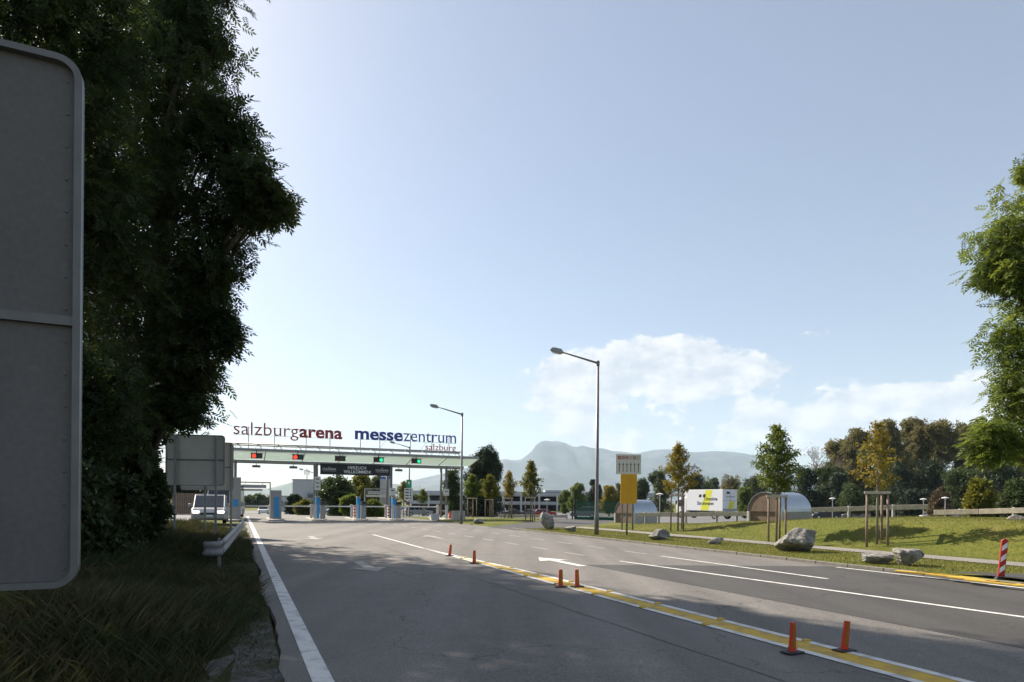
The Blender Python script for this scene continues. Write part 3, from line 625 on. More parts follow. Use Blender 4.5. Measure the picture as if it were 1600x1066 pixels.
for a in (-.55, .2):
    b = MB(); b.tube([(X0, a, 5.62-.05*(a > 0)), (X1-1.4, a, 5.62-.05*(a > 0))], .055, 8); b.build('truss_tube', M['steel'], can, smooth=True)
nv = 13
for i in range(nv):
    x = X0+.9+i*(X1-X0-2.8)/(nv-1); b = MB()
    for dx in (-.28, .28): b.tube([(x, -.55, 5.6), (x+dx, -.7, 5.24)], .028, 6)
    b.tube([(x, -.55, 5.6), (x, .2, 5.57)], .025, 6); b.build('truss_strut', M['steel'], can)
# big lettering
def big_word(parent, body, x0, x1, z0, xh, m, bold, y=-.4, thick=.10, ref='x'):
    vs, fs = text_polys(body, bold); lo = vs.min(0); hi = vs.max(0); kx = (x1-x0)/(hi[0]-lo[0])
    r, _ = text_polys(ref, bold); kz = xh/r[:, 1].max(); vs = np.c_[(vs[:, 0]-lo[0])*kx, vs[:, 1]*kz]
    for isl in islands(len(vs), fs):
        V, F_ = solid_glyph(vs, isl, lambda u, v, h: (x0+u, y+h, z0+v), thick); b = MB(); b.add(V, F_); b.build('letter', m, parent)
sg = thing('roof_sign', G, RZ, 'dark red roof lettering salzburgarena on thin posts over the gate', 'sign')
xa, xm, xe = gx(364), gx(466), gx(533)
big_word(sg, 'salzburg', xa, xm-.05, 6.30, .60, M['lred'], -.004); big_word(sg, 'arena', xm, xe, 6.30, .62, M['lred'], .028)
for px in (387.5, 428, 477, 514): MB().tube([(gx(px), -.3, 5.3), (gx(px), -.3, 6.9)], .03, 6).build('support_post', M['steel'], sg)
for z in (6.28, 6.86): MB().tube([(xa, -.3, z), (xe, -.3, z)], .014, 5).build('support_rail', M['steel'], sg)
sg = thing('roof_sign', G, RZ, 'dark blue roof lettering messezentrum with small red salzburg beneath', 'sign')
xa, xm, xe = gx(552.5), gx(627), gx(709.5)
big_word(sg, 'messe', xa, xm, 6.36, .64, M['lblue'], .028); big_word(sg, 'zentrum', xm+.06, xe, 6.36, .62, M['lblue'], -.004)
big_word(sg, 'salzburg', gx(662), xe, 5.72, .33, M['lred'], -.004)
for px in (561.5, 591.5, 639, 672.5, 699): MB().tube([(gx(px), -.3, 5.3), (gx(px), -.3, 7.0)], .03, 6).build('support_post', M['steel'], sg)
for z in (6.34, 6.96): MB().tube([(xa, -.3, z), (xe, -.3, z)], .014, 5).build('support_rail', M['steel'], sg)
for px in (601, 664): MB().tube([(gx(px), -.3, 6.3), (gx(px)-.5, .2, 5.6)], .012, 5).build('brace', M['steel'], sg)
def G2W(x, y, z=0.): return (G[0]+CA*x-SA*y, G[1]+SA*x+CA*y, z)
# lane signals
for i, (px, lit) in enumerate([(400.5, 'r'), (465, 'r'), (531, ''), (591, 'g'), (650, 'g')]):
    lab = ['lane signal glowing red above the lane beside the left sign backs', 'lane signal glowing red above the second lane, left of the banner', 'unlit lane signal above the left half of the dark banner', 'green lane signal above the right half of the dark banner', 'green lane signal right of the dark banner'][i]
    t = thing('lane_signal', G2W(gx(px, -.9), -.9, 4.72), RZ, lab, 'traffic light', 'lane signals on the canopy')
    box('housing', M['black'], t, (0, 0, .0), (.78, .18, .34), bevel=.02); box('hood', M['black'], t, (0, -.08, .2), (.86, .34, .03)); box('bracket', M['dsteel'], t, (0, .1, .3), (.06, .06, .35))
    for sx, on, a, c in ((-.19, lit == 'r', 'redlit', 'reddim'), (.19, lit == 'g', 'greenlit', 'greendim')):
        b = MB(); b.prism([(.14*cos(k*pi/8), .14*sin(k*pi/8)) for k in range(16)], -.10, -.085, lambda p, q, h: (sx+p, h, q)); b.build('lens', M[a if on else c], t)
for px, lab in ((400, 'flat lamp under the canopy over the first lane'), (458, 'flat lamp under the canopy over the second lane'), (623, 'flat lamp under the canopy right of the banner')):
    t = thing('canopy_lamp', G2W(gx(px), .1, 4.02), RZ, lab, 'lamp', 'lamps under the canopy')
    box('lamp_body', M['dsteel'], t, (0, 0, 0), (.62, .3, .16), bevel=.03, taper=.85); box('lamp_lens', M['lampoff'], t, (0, 0, -.09), (.5, .22, .02)); box('hanger', M['steel'], t, (0, 0, .2), (.05, .05, .3))
# banner
t = thing('banner', G2W(gx(499.5), -.15, 0), RZ, 'dark welcome banner with pale lettering hung below the canopy', 'banner'); bw = gx(608.5)-gx(499.5); z0, z1 = 3.52, 4.36
b = MB(); n = 24; V = [(bw*i/n, .03*sin(i*.9)+k*.012, z) for k in (0, 1) for z in (z0, z1) for i in range(n+1)]; m1 = n+1
b.add(V, [(i, i+1, m1+i+1, m1+i) for i in range(n)]+[(2*m1+i, 3*m1+i, 3*m1+i+1, 2*m1+i+1) for i in range(n)]); b.build('cloth', M['banner'], t, smooth=True)
f_ = lambda ox, oz: (lambda u, v, h: (ox+u, -.045-h, oz+v))
print_text('lettering', 'HERZLICH', M['bannertext'], t, f_(bw*.385, 3.98), bw*.26, .23, .01); print_text('lettering', 'WILLKOMMEN!', M['bannertext'], t, f_(bw*.325, 3.66), bw*.39, .24, .01)
for ox in (.03, .785): print_text('lettering', 'CULINARIA', M['bannertext'], t, f_(bw*ox, 3.86), bw*.19, .17); box('underline', M['bannertext'], t, (bw*(ox+.095), -.046, 3.79), (bw*.18, .002, .012))
for ox in (.125, .88):
    b = MB(); b.add([(bw*ox, -.048, 4.03), (bw*ox+.05, -.048, 4.12), (bw*ox, -.048, 4.1), (bw*ox-.05, -.048, 4.12)], [(0, 1, 2, 3)]); b.build('leaf_mark', M['bannertext'], t)
for ox in (.01, .5, .99): MB().tube([(bw*ox, 0, 4.3), (bw*ox, .1, 4.42)], .015, 5).build('tie', M['steel'], t)

# islands, machines, barriers
isl = [(0., 'at the left end of the gate'), (gx(430), 'between the two left lanes'), (gx(494), 'under the second column pair'), (gx(557), 'below the welcome banner'), (gx(611), 'under the third column pair'), (gx(692), 'at the right end of the gate')]
for i, (x, where) in enumerate(isl):
    b = MB(); P = [(-.55, -2.2), (-.3, -2.6), (.3, -2.6), (.55, -2.2), (.55, 2.6), (-.55, 2.6)]; b.prism(P, 0, .13, lambda p, q, h: (p, q, h))
    o = b.build('traffic_island', M['concrete'], bevel=.03); o.location = G2W(x, 0, 0); o.rotation_euler.z = RZ; tag(o, 'raised concrete island '+where, 'traffic island', 'gate islands')
    if i < 5:
        big = i in (0, 1)
        t = thing('ticket_machine', G2W(x+(.0 if big else .12), -.9 if not big else -.7, .13), RZ, ['tall grey cabinet with small blue panel beside the sign backs', 'tall grey booth cabinet with blue front stripe between the left lanes', 'blue ticket machine on the island under the second columns', 'blue ticket machine below the welcome banner', 'blue ticket machine under the third column pair'][i], 'ticket machine', 'gate ticket machines')
        if big:
            box('cabinet', M['steel'], t, (0, 0, 1.05 if i else 1.5), (.78, .8, 2.1 if i else 3.0), bevel=.02); box('blue_panel', M['blue'], t, (.04, -.42, .85 if i else 1.15), (.34, .03, 1.5 if i else .5)); box('shelf', M['steel'], t, (.5, -.1, 1.05), (.3, .4, .3), bevel=.02)
        else:
            box('cabinet', M['blue'], t, (-.12, 0, .82), (.26, .4, 1.64), bevel=.02); box('head', M['steel'], t, (-.12, -.01, 1.66), (.3, .44, .12), bevel=.02); box('side_cabinet', M['steel'], t, (.28, .1, .5), (.36, .4, 1.0), bevel=.02); box('reader', M['dsteel'], t, (.3, .0, 1.18), (.42, .34, .32), bevel=.03); box('screen', M['black'], t, (.3, -.18, 1.22), (.26, .02, .16))
        t = thing('boom_barrier', G2W(x+.1, .9, .13), RZ, ['boom barrier with lowered white arm across the first lane', 'boom barrier with lowered white arm across the second lane', 'boom barrier with lowered arm behind the second columns', 'boom barrier with lowered arm below the banner', 'boom barrier with lowered arm across the right-hand lane'][i], 'barrier', 'gate boom barriers')
        box('barrier_cabinet', M['wconc'], t, (0, 0, .5), (.34, .34, 1.0), bevel=.02)
        for k in range(4): box('red_band', M['redpaint'], t, (.0, 0, .2+k*.24), (.352, .352, .10))
        ln = (isl[i+1][0]-x-.5); b = MB(); b.box((ln/2, -.2, .92), (ln, .04, .085)); b.build('boom_arm', M['wpaint'], t)
        MB().tube([(0, -.2, .92), (0, .0, .92)], .06, 8).build('pivot', M['dsteel'], t)
    for k, (dx, dy) in enumerate(((-.28, -2.0), (-.3, .5))):
        if i in (0, 1) and k == 0: continue
        o = MB().lathe([(.1, 0), (.1, .85), (.13, .86), (.13, 1.0), (.07, 1.1)], 12).build('bollard', M['wconc'], smooth=False); o.location = G2W(x+dx, dy, .13); tag(o, ('front' if k == 0 else 'rear')+' grey domed bollard on the island '+where, 'bollard', 'bollards on the gate islands')
for px, z0, z1, lab in ((369, 2.7, 3.1, 'small white notice on the leftmost gate column'), (496, 2.3, 3.35, 'tall notice board on the second gate column'), (613, 1.95, 2.55, 'grey notice board on the third gate column'), (697.5, 2.0, 2.55, 'small notice board on the right end gate column')):
    t = thing('notice_board', G2W(gx(px, -.2), -.16, 0), RZ, lab, 'sign', 'notice boards on the gate columns')
    box('board', M['signwhite'], t, (0, 0, (z0+z1)/2), (.46, .03, z1-z0), bevel=.005)
    for k in range(int((z1-z0)/.3)): box('symbol', M['black'], t, (0, -.018, z1-.2-.3*k), (.24, .004, .07))
    box('bracket', M['dsteel'], t, (0, .04, (z0+z1)/2), (.3, .06, .06))
# height-limit portals beyond
for xa, xb, yl, ht, lab in ((gx(374, 6), gx(422, 6), 6., 2.95, 'slim height-limit portal with hanging board beyond the left lane'), (gx(570, 5), gx(617, 5), 5., 2.55, 'slim height-limit portal with white board behind the banner')):
    t = thing('height_portal', G2W(xa, yl, 0), RZ, lab, 'portal', 'height-limit portals'); wd = xb-xa
    for x in (0, wd):
        box('post', M['steel'], t, (x, 0, ht/2), (.09, .09, ht))
        for k in range(4): box('red_band', M['redpaint'], t, (x, 0, .3+k*.32), (.1, .1, .14))
    box('crossbar', M['steel'], t, (wd/2, 0, ht), (wd+.09, .09, .09)); box('board', M['facade'], t, (wd*.48, -.07, ht-.33), (wd*.78, .03, .28)); box('lower_board', M['wconc'], t, (wd*.4, -.02, ht-.62), (wd*.7, .03, .18))
    for k in (.2, .75): box('hanger', M['steel'], t, (wd*k, -.03, ht-.12), (.03, .03, .2))
    print_text('lettering', '- - - - - - -', M['dark'], t, lambda u, v, h: (wd*.14+u, -.088-h, ht-.4+v), wd*.68, .1)

# ------------------------------------------------------------------ street lamps
def street_lamp(px, py, Y, label, H_=7.9, arm=2.15):
    p = at(px, py, Y); z = zst(*ST(p.x, p.y)); t = thing('street_lamp', (p.x, p.y, z), 0, label, 'street lamp', 'tall street lamps along the entrance road')
    MB().tube([(0, 0, -.1), (0, 0, .9), (0, 0, 1.0), (0, 0, H_)], [.105, .105, .09, .055], 12).build('pole', M['post'], t, smooth=True)
    MB().lathe([(.075, -.12), (.08, .08), (.03, .13)], 10, (0, 0, H_)).build('pole_cap', M['post'], t)
    MB().tube([(0, 0, H_), (-arm*.78, 0, H_+.50)], [.05, .032], 8).build('arm', M['post'], t, smooth=True)
    h = MB(); a = -arm*.74; P = [(a, .46), (a-.12, .42), (a-.5, .50), (a-.62, .60), (a-.5, .70), (a-.1, .62)]; h.prism(P, -.14, .14, lambda p, q, k: (p, k, H_+q)); h.build('lamp_head', M['steel'], t, bevel=.02)
    h = MB(); h.prism([(a-.13, .415), (a-.5, .49), (a-.5, .475), (a-.13, .395)], -.11, .11, lambda p, q, k: (p, k, H_+q)); h.build('lamp_glass', M['lampoff'], t)
    box('door', M['dsteel'], t, (0, -.1, .55), (.09, .03, .35)); return t
street_lamp(932, 838, 29.4, 'tall grey street lamp on the grass strip beside the yellow board')
street_lamp(720.6, 818, 43.5, 'street lamp standing just right of the gate canopy', 7.6)
street_lamp(639, 808, 70, 'street lamp beyond the gate carrying a green sign', 7.6)
street_lamp(490, 806, 95, 'far street lamp near the pale office block', 6.4)
def post_lamp(px, py, Y, i):
    p = at(px, py, Y); z = zb(Y); hh = p.z-z; t = thing('car_park_lamp', (p.x, p.y, z), 0, i, 'lamp', 'mushroom lamps in the car park')
    MB().tube([(0, 0, 0), (0, 0, hh-.2)], .06, 8).build('pole', M['steel'], t); MB().lathe([(.1, -.3), (.12, -.1), (.45, -.06), (.42, .02), (.1, .12)], 14, (0, 0, hh)).build('lamp_shade', M['wconc'], t)
for px, py, Y, lab in ((1301, 779, 92, 'mushroom lamp behind the wooden rail by the dark van'), (1443, 780, 92, 'mushroom lamp behind the rail, left of the shrubs'), (1477, 778, 84, 'mushroom lamp beside the bright green shrub'), (1031, 772, 80, 'mushroom lamp left of the moving truck'), (855, 781, 95, 'mushroom lamp before the parking garage')):
    post_lamp(px, py, Y, lab)

# ------------------------------------------------------------------ delineators, studs, beacon
def delineator(px, py, label, tilt=0.):
    p = gnd(px, py, .03); t = thing('delineator', (p.x, p.y, .03+zr(5.6)-.025), RZ+random.uniform(-.1, .1), label, 'traffic delineator', 'red delineators on the yellow band')
    b = MB(); b.prism([(-.11, -.07), (.11, -.07), (.11, .07), (-.11, .07)], 0, .018, lambda x, y, h: (x, y, h)); b.build('base_plate', M['rubber'], t, bevel=.006)
    b = MB(); T = Matrix.Rotation(tilt, 3, 'Y')
    def q(x, z, y): v = T @ Vector((x, y, z)); return (v.x, v.y, v.z+.012)
    b.prism([(-.045, 0), (.045, 0), (.032, .31), (-.032, .31)], -.016, .016, lambda x, z, h: q(x, z, h)); pd = b.build('paddle', M['red'], t, bevel=.006)
    for k in range(3):
        z = .055+k*.085; b = MB(); wv = .024-.002*k; b.prism([(-wv, z), (wv, z), (wv-.001, z+.075), (-wv+.001, z+.075)], -.0185, -.0165, lambda x, zz, h: q(x, zz, h)); b.build('reflector', M['amber'], pd)
for px, py, tl2, lab in ((702.5, 868.5, .12, 'farthest red delineator where the white line starts to split'), (741, 880, .0, 'red delineator second from the gate on the white line'), (876, 917, .0, 'red delineator on the near side edge of the narrow yellow band'), (902, 917, -.04, 'red delineator on the road-side edge of the narrow yellow band'),
                         (1238, 1020, .03, 'large near red delineator on the shaded edge of the yellow band'), (1319, 1017, .14, 'leaning near red delineator on the sunny edge of the yellow band')):
    delineator(px, py, lab, tl2)
k = 0
for i in range(9):
    s = 5.2+i*1.41
    for sd_ in (0, 1):
        t_ = 5.55 if sd_ == 0 else 5.5+TAPER(s)-.05
        if s > 16.5 and sd_: continue
        o = MB().lathe([(.055, 0), (.05, .018), (.02, .026)], 10).build('road_stud', M['yellow']); x, y = XY(s+.2*sd_, t_); o.location = (x, y, zr(t_)+.006); o.scale = (1, 1, 1)
        tag(o, 'flat yellow road stud on the %s white line of the yellow band' % ('left' if sd_ == 0 else 'right'), 'road stud', 'yellow road studs '+('left' if sd_ == 0 else 'right'))
p = gnd(1563, 908, .03); t = thing('warning_beacon', (p.x, p.y, .03), -.25, 'red and white striped warning beacon leaning at the yellow kerb', 'beacon')
T = Matrix.Rotation(.09, 3, 'Y'); q = lambda x, z, y: tuple(T @ Vector((x, y, z)))
b = MB(); b.prism([(-.06, .08), (.06, .08), (.06, .84), (.03, .88), (-.03, .88), (-.06, .84)], -.025, .025, lambda x, z, h: q(x, z, h)); b.build('body', M['redpaint'], t, bevel=.01)
for k in range(3):
    z = .16+k*.23; b = MB(); b.prism([(-.045, z), (.045, z+.09), (.045, z+.2), (-.045, z+.11)], -.030, -.0265, lambda x, zz, h: q(x, zz, h)); b.build('white_stripe', M['wpaint'], t)
MB().box((0, 0, .05), (.22, .16, .1), taper=.7).build('foot', M['rubber'], t, bevel=.01)

# ------------------------------------------------------------------ yellow and white boards
p = at(980, 840, 29.); z = zst(*ST(p.x, p.y)); t = thing('covered_sign', (p.x, p.y, z), .12, 'blank yellow covered sign board on one grey post', 'sign')
zc = at(980, 764, 29.).z-z; box('board', M['signyellow'], t, (.05, 0, zc), (.76, .03, 1.34), bevel=.006); MB().tube([(0, .07, -.1), (0, .07, zc+.5)], .045, 10).build('post', M['galv'], t, smooth=True)
for dz in (-.4, .4): box('clamp', M['signrim'], t, (0, .045, zc+dz), (.3, .05, .05))
p = at(981, 826, 34.); z = zst(*ST(p.x, p.y)); t = thing('lane_sign', (p.x, p.y, z), .12, 'white lane board with six black arrows above the yellow board', 'sign')
zc = at(981, 725.5, 34.).z-z; W_, H_ = 1.38, 1.06; box('board', M['signwhite'], t, (0, 0, zc), (W_, .03, H_), bevel=.006)
for x in (-.3, .28): MB().tube([(x, .07, -.1), (x, .07, zc+.45)], .04, 10).build('post', M['galv'], t, smooth=True)
for i in range(6):
    x = -.5+i*.208; b = MB(); z0 = zc-.42; b.prism([(-.018, 0), (.018, 0), (.018, .38), (.05, .38), (0, .5), (-.05, .38), (-.018, .38)], -.0185, -.0165, lambda u, v, h: (x+u, h, z0+v)); b.build('arrow', M['black'], t)
    if i in (0, 1, 2, 4):
        rgs = [(r*cos(a*pi/10), r*sin(a*pi/10)) for r in (.095, .062) for a in range(20)]; b = MB(); cz = zc+.34
        if i == 0: b.prism(rgs[:20], -.019, -.0165, lambda u, v, h: (x+u, h, cz+v)); b.build('prohibition_disc', M['redpaint'], t); box('bar', M['wpaint'], t, (x, -.02, cz), (.12, .003, .03))
        else:
            b.add([(x+u, -.018, cz+v) for u, v in rgs], [(a, (a+1) % 20, 20+(a+1) % 20, 20+a) for a in range(20)]); b.build('prohibition_ring', M['redpaint'], t); box('symbol', M['black'], t, (x, -.018, cz), (.07, .003, .045))
    else:
        for k, wd_ in enumerate(('LKW', 'BUS')): print_text('lettering', wd_, M['black'], t, lambda u, v, h: (x-.07+u, -.017-h, cz+.03-.11*k+v), .15, .07)
# twig that sticks up above the board belongs to the tree behind it

# ------------------------------------------------------------------ boulders
def boulder(px, py, Y, wd, ht, label, seed, dpt=None, lean=0., flat=0.):
    r = np.random.default_rng(seed); p = at(px, py, Y); z = zst(*ST(p.x, p.y))
    import bmesh
    bm = bmesh.new(); bmesh.ops.create_icosphere(bm, subdivisions=4, radius=1)
    pl = [(Vector(r.normal(size=3)).normalized(), r.uniform(.5, .85)) for _ in range(13)]
    for v in bm.verts:
        d = v.co.normalized(); k = 1.
        for n_, o_ in pl:
            q = d.dot(n_)
            if q > o_*k and q > 0: k = min(k, o_/q)
        k *= 1+.05*sin(d.x*9+seed)*sin(d.y*8)+.03*sin(d.z*17+d.x*13)+r.normal()*.008
        v.co = d*k
    xs = [v.co.x for v in bm.verts]; zs = [v.co.z for v in bm.verts]; ys = [v.co.y for v in bm.verts]
    for v in bm.verts:
        x = (v.co.x-min(xs))/(max(xs)-min(xs))-.5; zz = (v.co.z-min(zs))/(max(zs)-min(zs)); y = (v.co.y-min(ys))/(max(ys)-min(ys))-.5
        v.co = (x*wd+lean*zz*wd, y*(dpt or wd*.8), zz*ht*1.15-.12*ht)
    me = bpy.data.meshes.new('boulder'); bm.to_mesh(me); bm.free(); me.materials.append(M['rock']); o = bpy.data.objects.new('boulder', me); C.objects.link(o); o.location = (p.x, p.y, z); return tag(o, label, 'boulder', 'boulders on the grass strip')
boulder(1243, 867, 20.2, 1.22, .74, 'largest boulder with a dark cleft on the strip by the footpath', 11, lean=.06)
boulder(1374, 882, 16.6, .78, .27, 'low flat boulder touching a paler boulder near the yellow kerb', 5, lean=-.1); boulder(1420, 888, 16.1, .74, .42, 'pale blocky boulder near the start of the yellow kerb', 8)
boulder(1029, 847, 26, .9, .44, 'rounded grey boulder right of the board posts', 21); boulder(1115, 853.5, 23.6, .6, .24, 'small wedge-shaped slab lying on the strip by the path', 33, lean=.2)
boulder(855, 829, 34.8, .82, .95, 'upright pointed boulder at the driveway corner', 14, lean=-.08); boulder(891, 833, 32.5, .62, .3, 'small boulder between the upright boulder and the lamp post', 41)
boulder(748, 819, 43, .7, .33, 'grey boulder on the lawn right of the gate lamp', 52); boulder(1588, 823, 22.5, .62, .2, 'pale flat stones on top of the grassy bank', 61)

# ------------------------------------------------------------------ tunnel-shaped vents
def vent(px, py, Y, W, base_h, L_, label):
    p = at(px, py, Y); t = thing('vent_housing', (p.x, p.y, p.z), atan2(.6, .8), label, 'vent housing', 'half-barrel vent housings'); r = W/2; n = 20
    # local x = barrel axis, local y = across; the front face is at x = 0
    for y in (0, W-.12): box('pier', M['wconc'], t, (.08, y+.06, base_h/2-.3), (.22, .13, base_h+.6), bevel=.01)
    for y in (.02, W-.1): box('side_wall', M['concrete'], t, (L_/2+.1, y+.04, base_h/2-.3), (L_-.1, .08, base_h+.59))
    box('infill_panel', M['brown'], t, (.12, W/2, base_h/2-.3), (.06, W-.24, base_h+.6))
    A_ = [(r+r*cos(pi*k/n), base_h+r*1.05*sin(pi*k/n)) for k in range(n+1)]
    b = MB(); b.prism([(a, c) for a, c in A_], .03, .09, lambda y, z, h: (h, y, z)); b.build('front_panel', M['brown'], t)
    b = MB(); B_ = [(r+(r-.03)*cos(pi*k/n), base_h+(r*1.05-.03)*sin(pi*k/n)) for k in range(n+1)]
    b.add([(h, y, z) for h in (0, L_) for Q in (A_, B_) for y, z in Q], [(k, k+1, 2*(n+1)+k+1, 2*(n+1)+k) for k in range(n)]+[(n+1+k, 3*(n+1)+k, 3*(n+1)+k+1, n+2+k) for k in range(n)]+[(k, n+1+k, n+2+k, k+1) for k in range(n)]+[(2*(n+1)+k, 2*(n+1)+k+1, 3*(n+1)+k+1, 3*(n+1)+k) for k in range(n)])
    b.build('barrel_roof', M['sheet'], t, smooth=False); return t
q = at(1221, 828, 30.); vent(1221, 826, 30., 1.8, .78, 2.7, 'nearer half-barrel vent housing with brown front on the bank')
vent(990, 818, 47., 1.95, .72, 2.6, 'further half-barrel vent housing beside the green fence')

# ------------------------------------------------------------------ wooden rails
def wood_rail(pts, label, posts, th=.24, hgt=.72, dbl=False):
    """pts: (px, py of beam middle, Y)"""
    P = [at(*q) for q in pts]; t = thing('wooden_rail', (0, 0, 0), 0, label, 'guard rail', 'timber guard rails')
    for a, c in zip(P, P[1:]):
        d = (c-a); nrm = Vector((d.y, -d.x, 0)).normalized(); b = MB(); V = []
        for e, pt in ((0, a+d*.006), (1, c-d*.006)): V += [pt+nrm*x+Vector((0, 0, z)) for x, z in ((-.05, -th/2), (.05, -th/2), (.05, th/2), (-.05, th/2))]
        b.add(V, [(0, 1, 2, 3), (7, 6, 5, 4), (0, 4, 5, 1), (1, 5, 6, 2), (2, 6, 7, 3), (3, 7, 4, 0)]); b.build('beam', M['wood'], t, bevel=.012)
    for px, py, Y in posts:
        p = at(px, py, Y); z = min(p.z, zst(*ST(p.x, p.y)))
        q = p+Vector((.1, .12, 0)); box('post', M['steel'], t, (q.x, q.y, (z-.3+p.z+.16)/2), (.12, .12, p.z+.46-z), bevel=.01)
wood_rail([(998, 804.5, 39), (1071, 804, 38), (1118, 803.5, 37.4), (1171, 803, 36.6)], 'long timber rail in front of the moving truck', [(1007, 804, 39), (1027.5, 804, 38.7), (1070, 804, 38), (1118, 803.5, 37.3), (1149.5, 803.5, 36.9)])
wood_rail([(1239, 797.5, 34.2), (1325.5, 795.5, 33), (1395, 793, 32), (1451, 792, 31.2)], 'timber rail with steel posts on the bank behind the orange tree', [(1253, 797, 34), (1325.5, 795.5, 33), (1395, 793.5, 32)])
wood_rail([(1459, 801, 28.5), (1530, 799.5, 27.2), (1606, 797.5, 25.8), (1700, 796, 24.5)], 'timber rail lying low on the bank top near the pale stones', [(1500, 801, 27.7), (1585, 799, 26.2)], th=.22)
wood_rail([(778, 806, 60), (832, 806.5, 59), (886, 807, 58)], 'pale timber rail before the parked cars left of the green fence', [(781, 806, 60), (805, 806.3, 59.5), (846, 806.6, 58.7), (884, 807, 58)], th=.26)

# green mesh fence
fa, fb = at(895, 812, 57.), at(966, 812, 55.5); t = thing('mesh_fence', (fa.x, fa.y, zb(57)-.05), atan2(fb.y-fa.y, fb.x-fa.x), 'green wire mesh sliding gate with dark posts at the driveway', 'fence'); fl = (fb-fa).length
for x in (-.05, .2): box('post', M['black'], t, (x, 0, .85), (.1, .1, 1.9))
for x in (fl*.5, fl): box('post', M['meshgreen'], t, (x, 0, .8), (.06, .06, 1.7))
for z in (.12, .9, 1.62): box('frame_bar', M['meshgreen'], t, (fl/2+.15, 0, z), (fl-.2, .05, .07))
b = MB()
for i in range(int(fl/.05)): b.box((.28+i*.05, 0, .87), (.016, .01, 1.5))
for k in range(8): b.box((fl/2+.15, .006, .2+k*.19), (fl-.2, .012, .016))
o = b.build('wire_mesh', M['meshgreen'], t); o['kind'] = 'stuff'
box('foot_panel', M['meshgreen'], t, (fl/2+.15, .01, .16), (fl-.2, .02, .3))

# ------------------------------------------------------------------ young staked trees
def young_tree(px, py, ptop, Y, mleaf, label, R_=.9, stake=1.72, dens=1., crown0=1.75, spread_y=1., seedr=0):
    p = at(px, py, Y); z = zst(*ST(p.x, p.y)) if Y < 60 else zb(Y); top = at(px, ptop, Y).z-z
    t = thing('young_tree', (p.x, p.y, z), 0, label, 'tree', 'young street trees with timber stakes'); b = MB(); pts = []
    b.tube([(0, 0, -.1), (.02, .01, top*.4), (-.01, 0, top*.75), (0, 0, top*.985)], [.045, .038, .022, .006], 7)
    nb = int(34*dens)
    for i in range(nb):
        h = crown0+(top-crown0)*(i/nb)**.9*.96; a = i*2.4+random.random(); f = 1-(h-crown0)/(top-crown0); ln = R_*(f**1.0*1.0+.06)*random.uniform(.65, 1.15)
        if f > .85: ln *= .75
        e = Vector((cos(a)*ln, sin(a)*ln, h+ln*random.uniform(.35, .75))); st_ = Vector((0, 0, h)); b.tube([st_, st_.lerp(e, .5)+Vector((0, 0, -.03)), e], [.014, .009, .004], 5)
        nl = int((4+20*ln)*dens)
        for k in range(nl): q = random.uniform(.15, 1.05); pts.append(st_.lerp(e, q)+Vector((random.gauss(0, .05), random.gauss(0, .05), random.gauss(0, .05))))
    b.build('trunk', M['pbark'], t, smooth=True); leaf_mesh('crown', pts, clump(4, .08, .10, .06, 9), M[mleaf], t, 1.0 if Y < 45 else 1.5)
    f = thing('tree_stakes', (p.x, p.y, z), random.uniform(-.3, .3), 'timber stake frame round the '+label, 'stakes', 'timber stake frames')
    for k, (x, y) in enumerate(((-.42, -.1), (.1, -.42), (.36, .3))): MB().tube([(x, y, -.15), (x, y, stake)], .04, 8).build('stake', M['stake'], f, smooth=True)
    for a, c in (((-.5, -.08), (.16, -.46)), ((.1, -.46), (.40, .34)), ((.42, .3), (-.46, -.06))):
        b = MB(); d = Vector((c[0]-a[0], c[1]-a[1], 0)); b.box(((a[0]+c[0])/2, (a[1]+c[1])/2, stake+.03), (d.length, .09, .09), rz=atan2(d.y, d.x)); b.build('top_bar', M['wood'], f)
    return t
young_tree(1059, 835, 692, 32, 'yellowleaf', 'young yellow tree right of the lane board', 1.1, dens=1.7)
young_tree(1213, 845, 663, 25, 'lgreen', 'young green tree before the nearer vent housing', 1.25, dens=1.9)
young_tree(1370, 850, 655, 21.7, 'orange', 'young orange tree on the grassy bank', 1.0, dens=1.15)
young_tree(829, 818, 719, 50, 'ygreen', 'young pale tree behind the upright boulder', 1.1, dens=1.4)
young_tree(795, 816, 736, 56, 'orange', 'young rusty tree before the parking garage', .95, dens=1.2)
young_tree(765, 815, 742, 60, 'ygreen', 'young bronze green tree in front of the dark poplar', 1.1, dens=1.6)
young_tree(738, 815, 742, 58, 'lgreen', 'young bright green tree left of the dark poplar', 1.2, dens=1.7)
young_tree(630, 808, 752, 80, 'ygreen', 'young tree beyond the gate near the green sign', 1.4, dens=1.3)
young_tree(660, 806, 765, 88, 'lgreen', 'young tree before the garage between the gate columns', 1.3, dens=1.2)

# ------------------------------------------------------------------ middle and far trees
CL = {k: clump(7, .5*k, .42*k, .24*k, int(k*10)) for k in (.6, .8, 1., 1.4)}
def far_tree(px, ptop, Y, rpx, mleaf, label, pbot=None, n=5, per=420, k=.8, tall=None, group='trees beyond the car park', cat='tree', name='broadleaf_tree', clumps=12):
    c = at(px, ptop, Y); zg = zb(Y); r = rpx*Y/1000; h = c.z-zg; bl = []
    nl = max(1, int((h-r*.4)/(r*1.1)))
    for i in range(n+nl*2):
        f = random.uniform(.18, .9); rr = r*random.uniform(.42, .62)*(1-.45*max(0, f-.55)); a = random.uniform(0, 2*pi); q = r*.62*random.random()*(1-.6*max(0, f-.5))
        bl.append(((c.x+cos(a)*q, c.y+sin(a)*q, zg+h*f), rr, rr, min(rr*1.15, h*.3)))
    bl.append(((c.x, c.y, c.z-r*.42), r*.45, r*.45, r*.42))
    return tree(name, label, cat, (c.x, c.y, zg), bl, mleaf, CL[k], per, max(.12, r*.07), group=group, nclump=clumps, spread=.27)
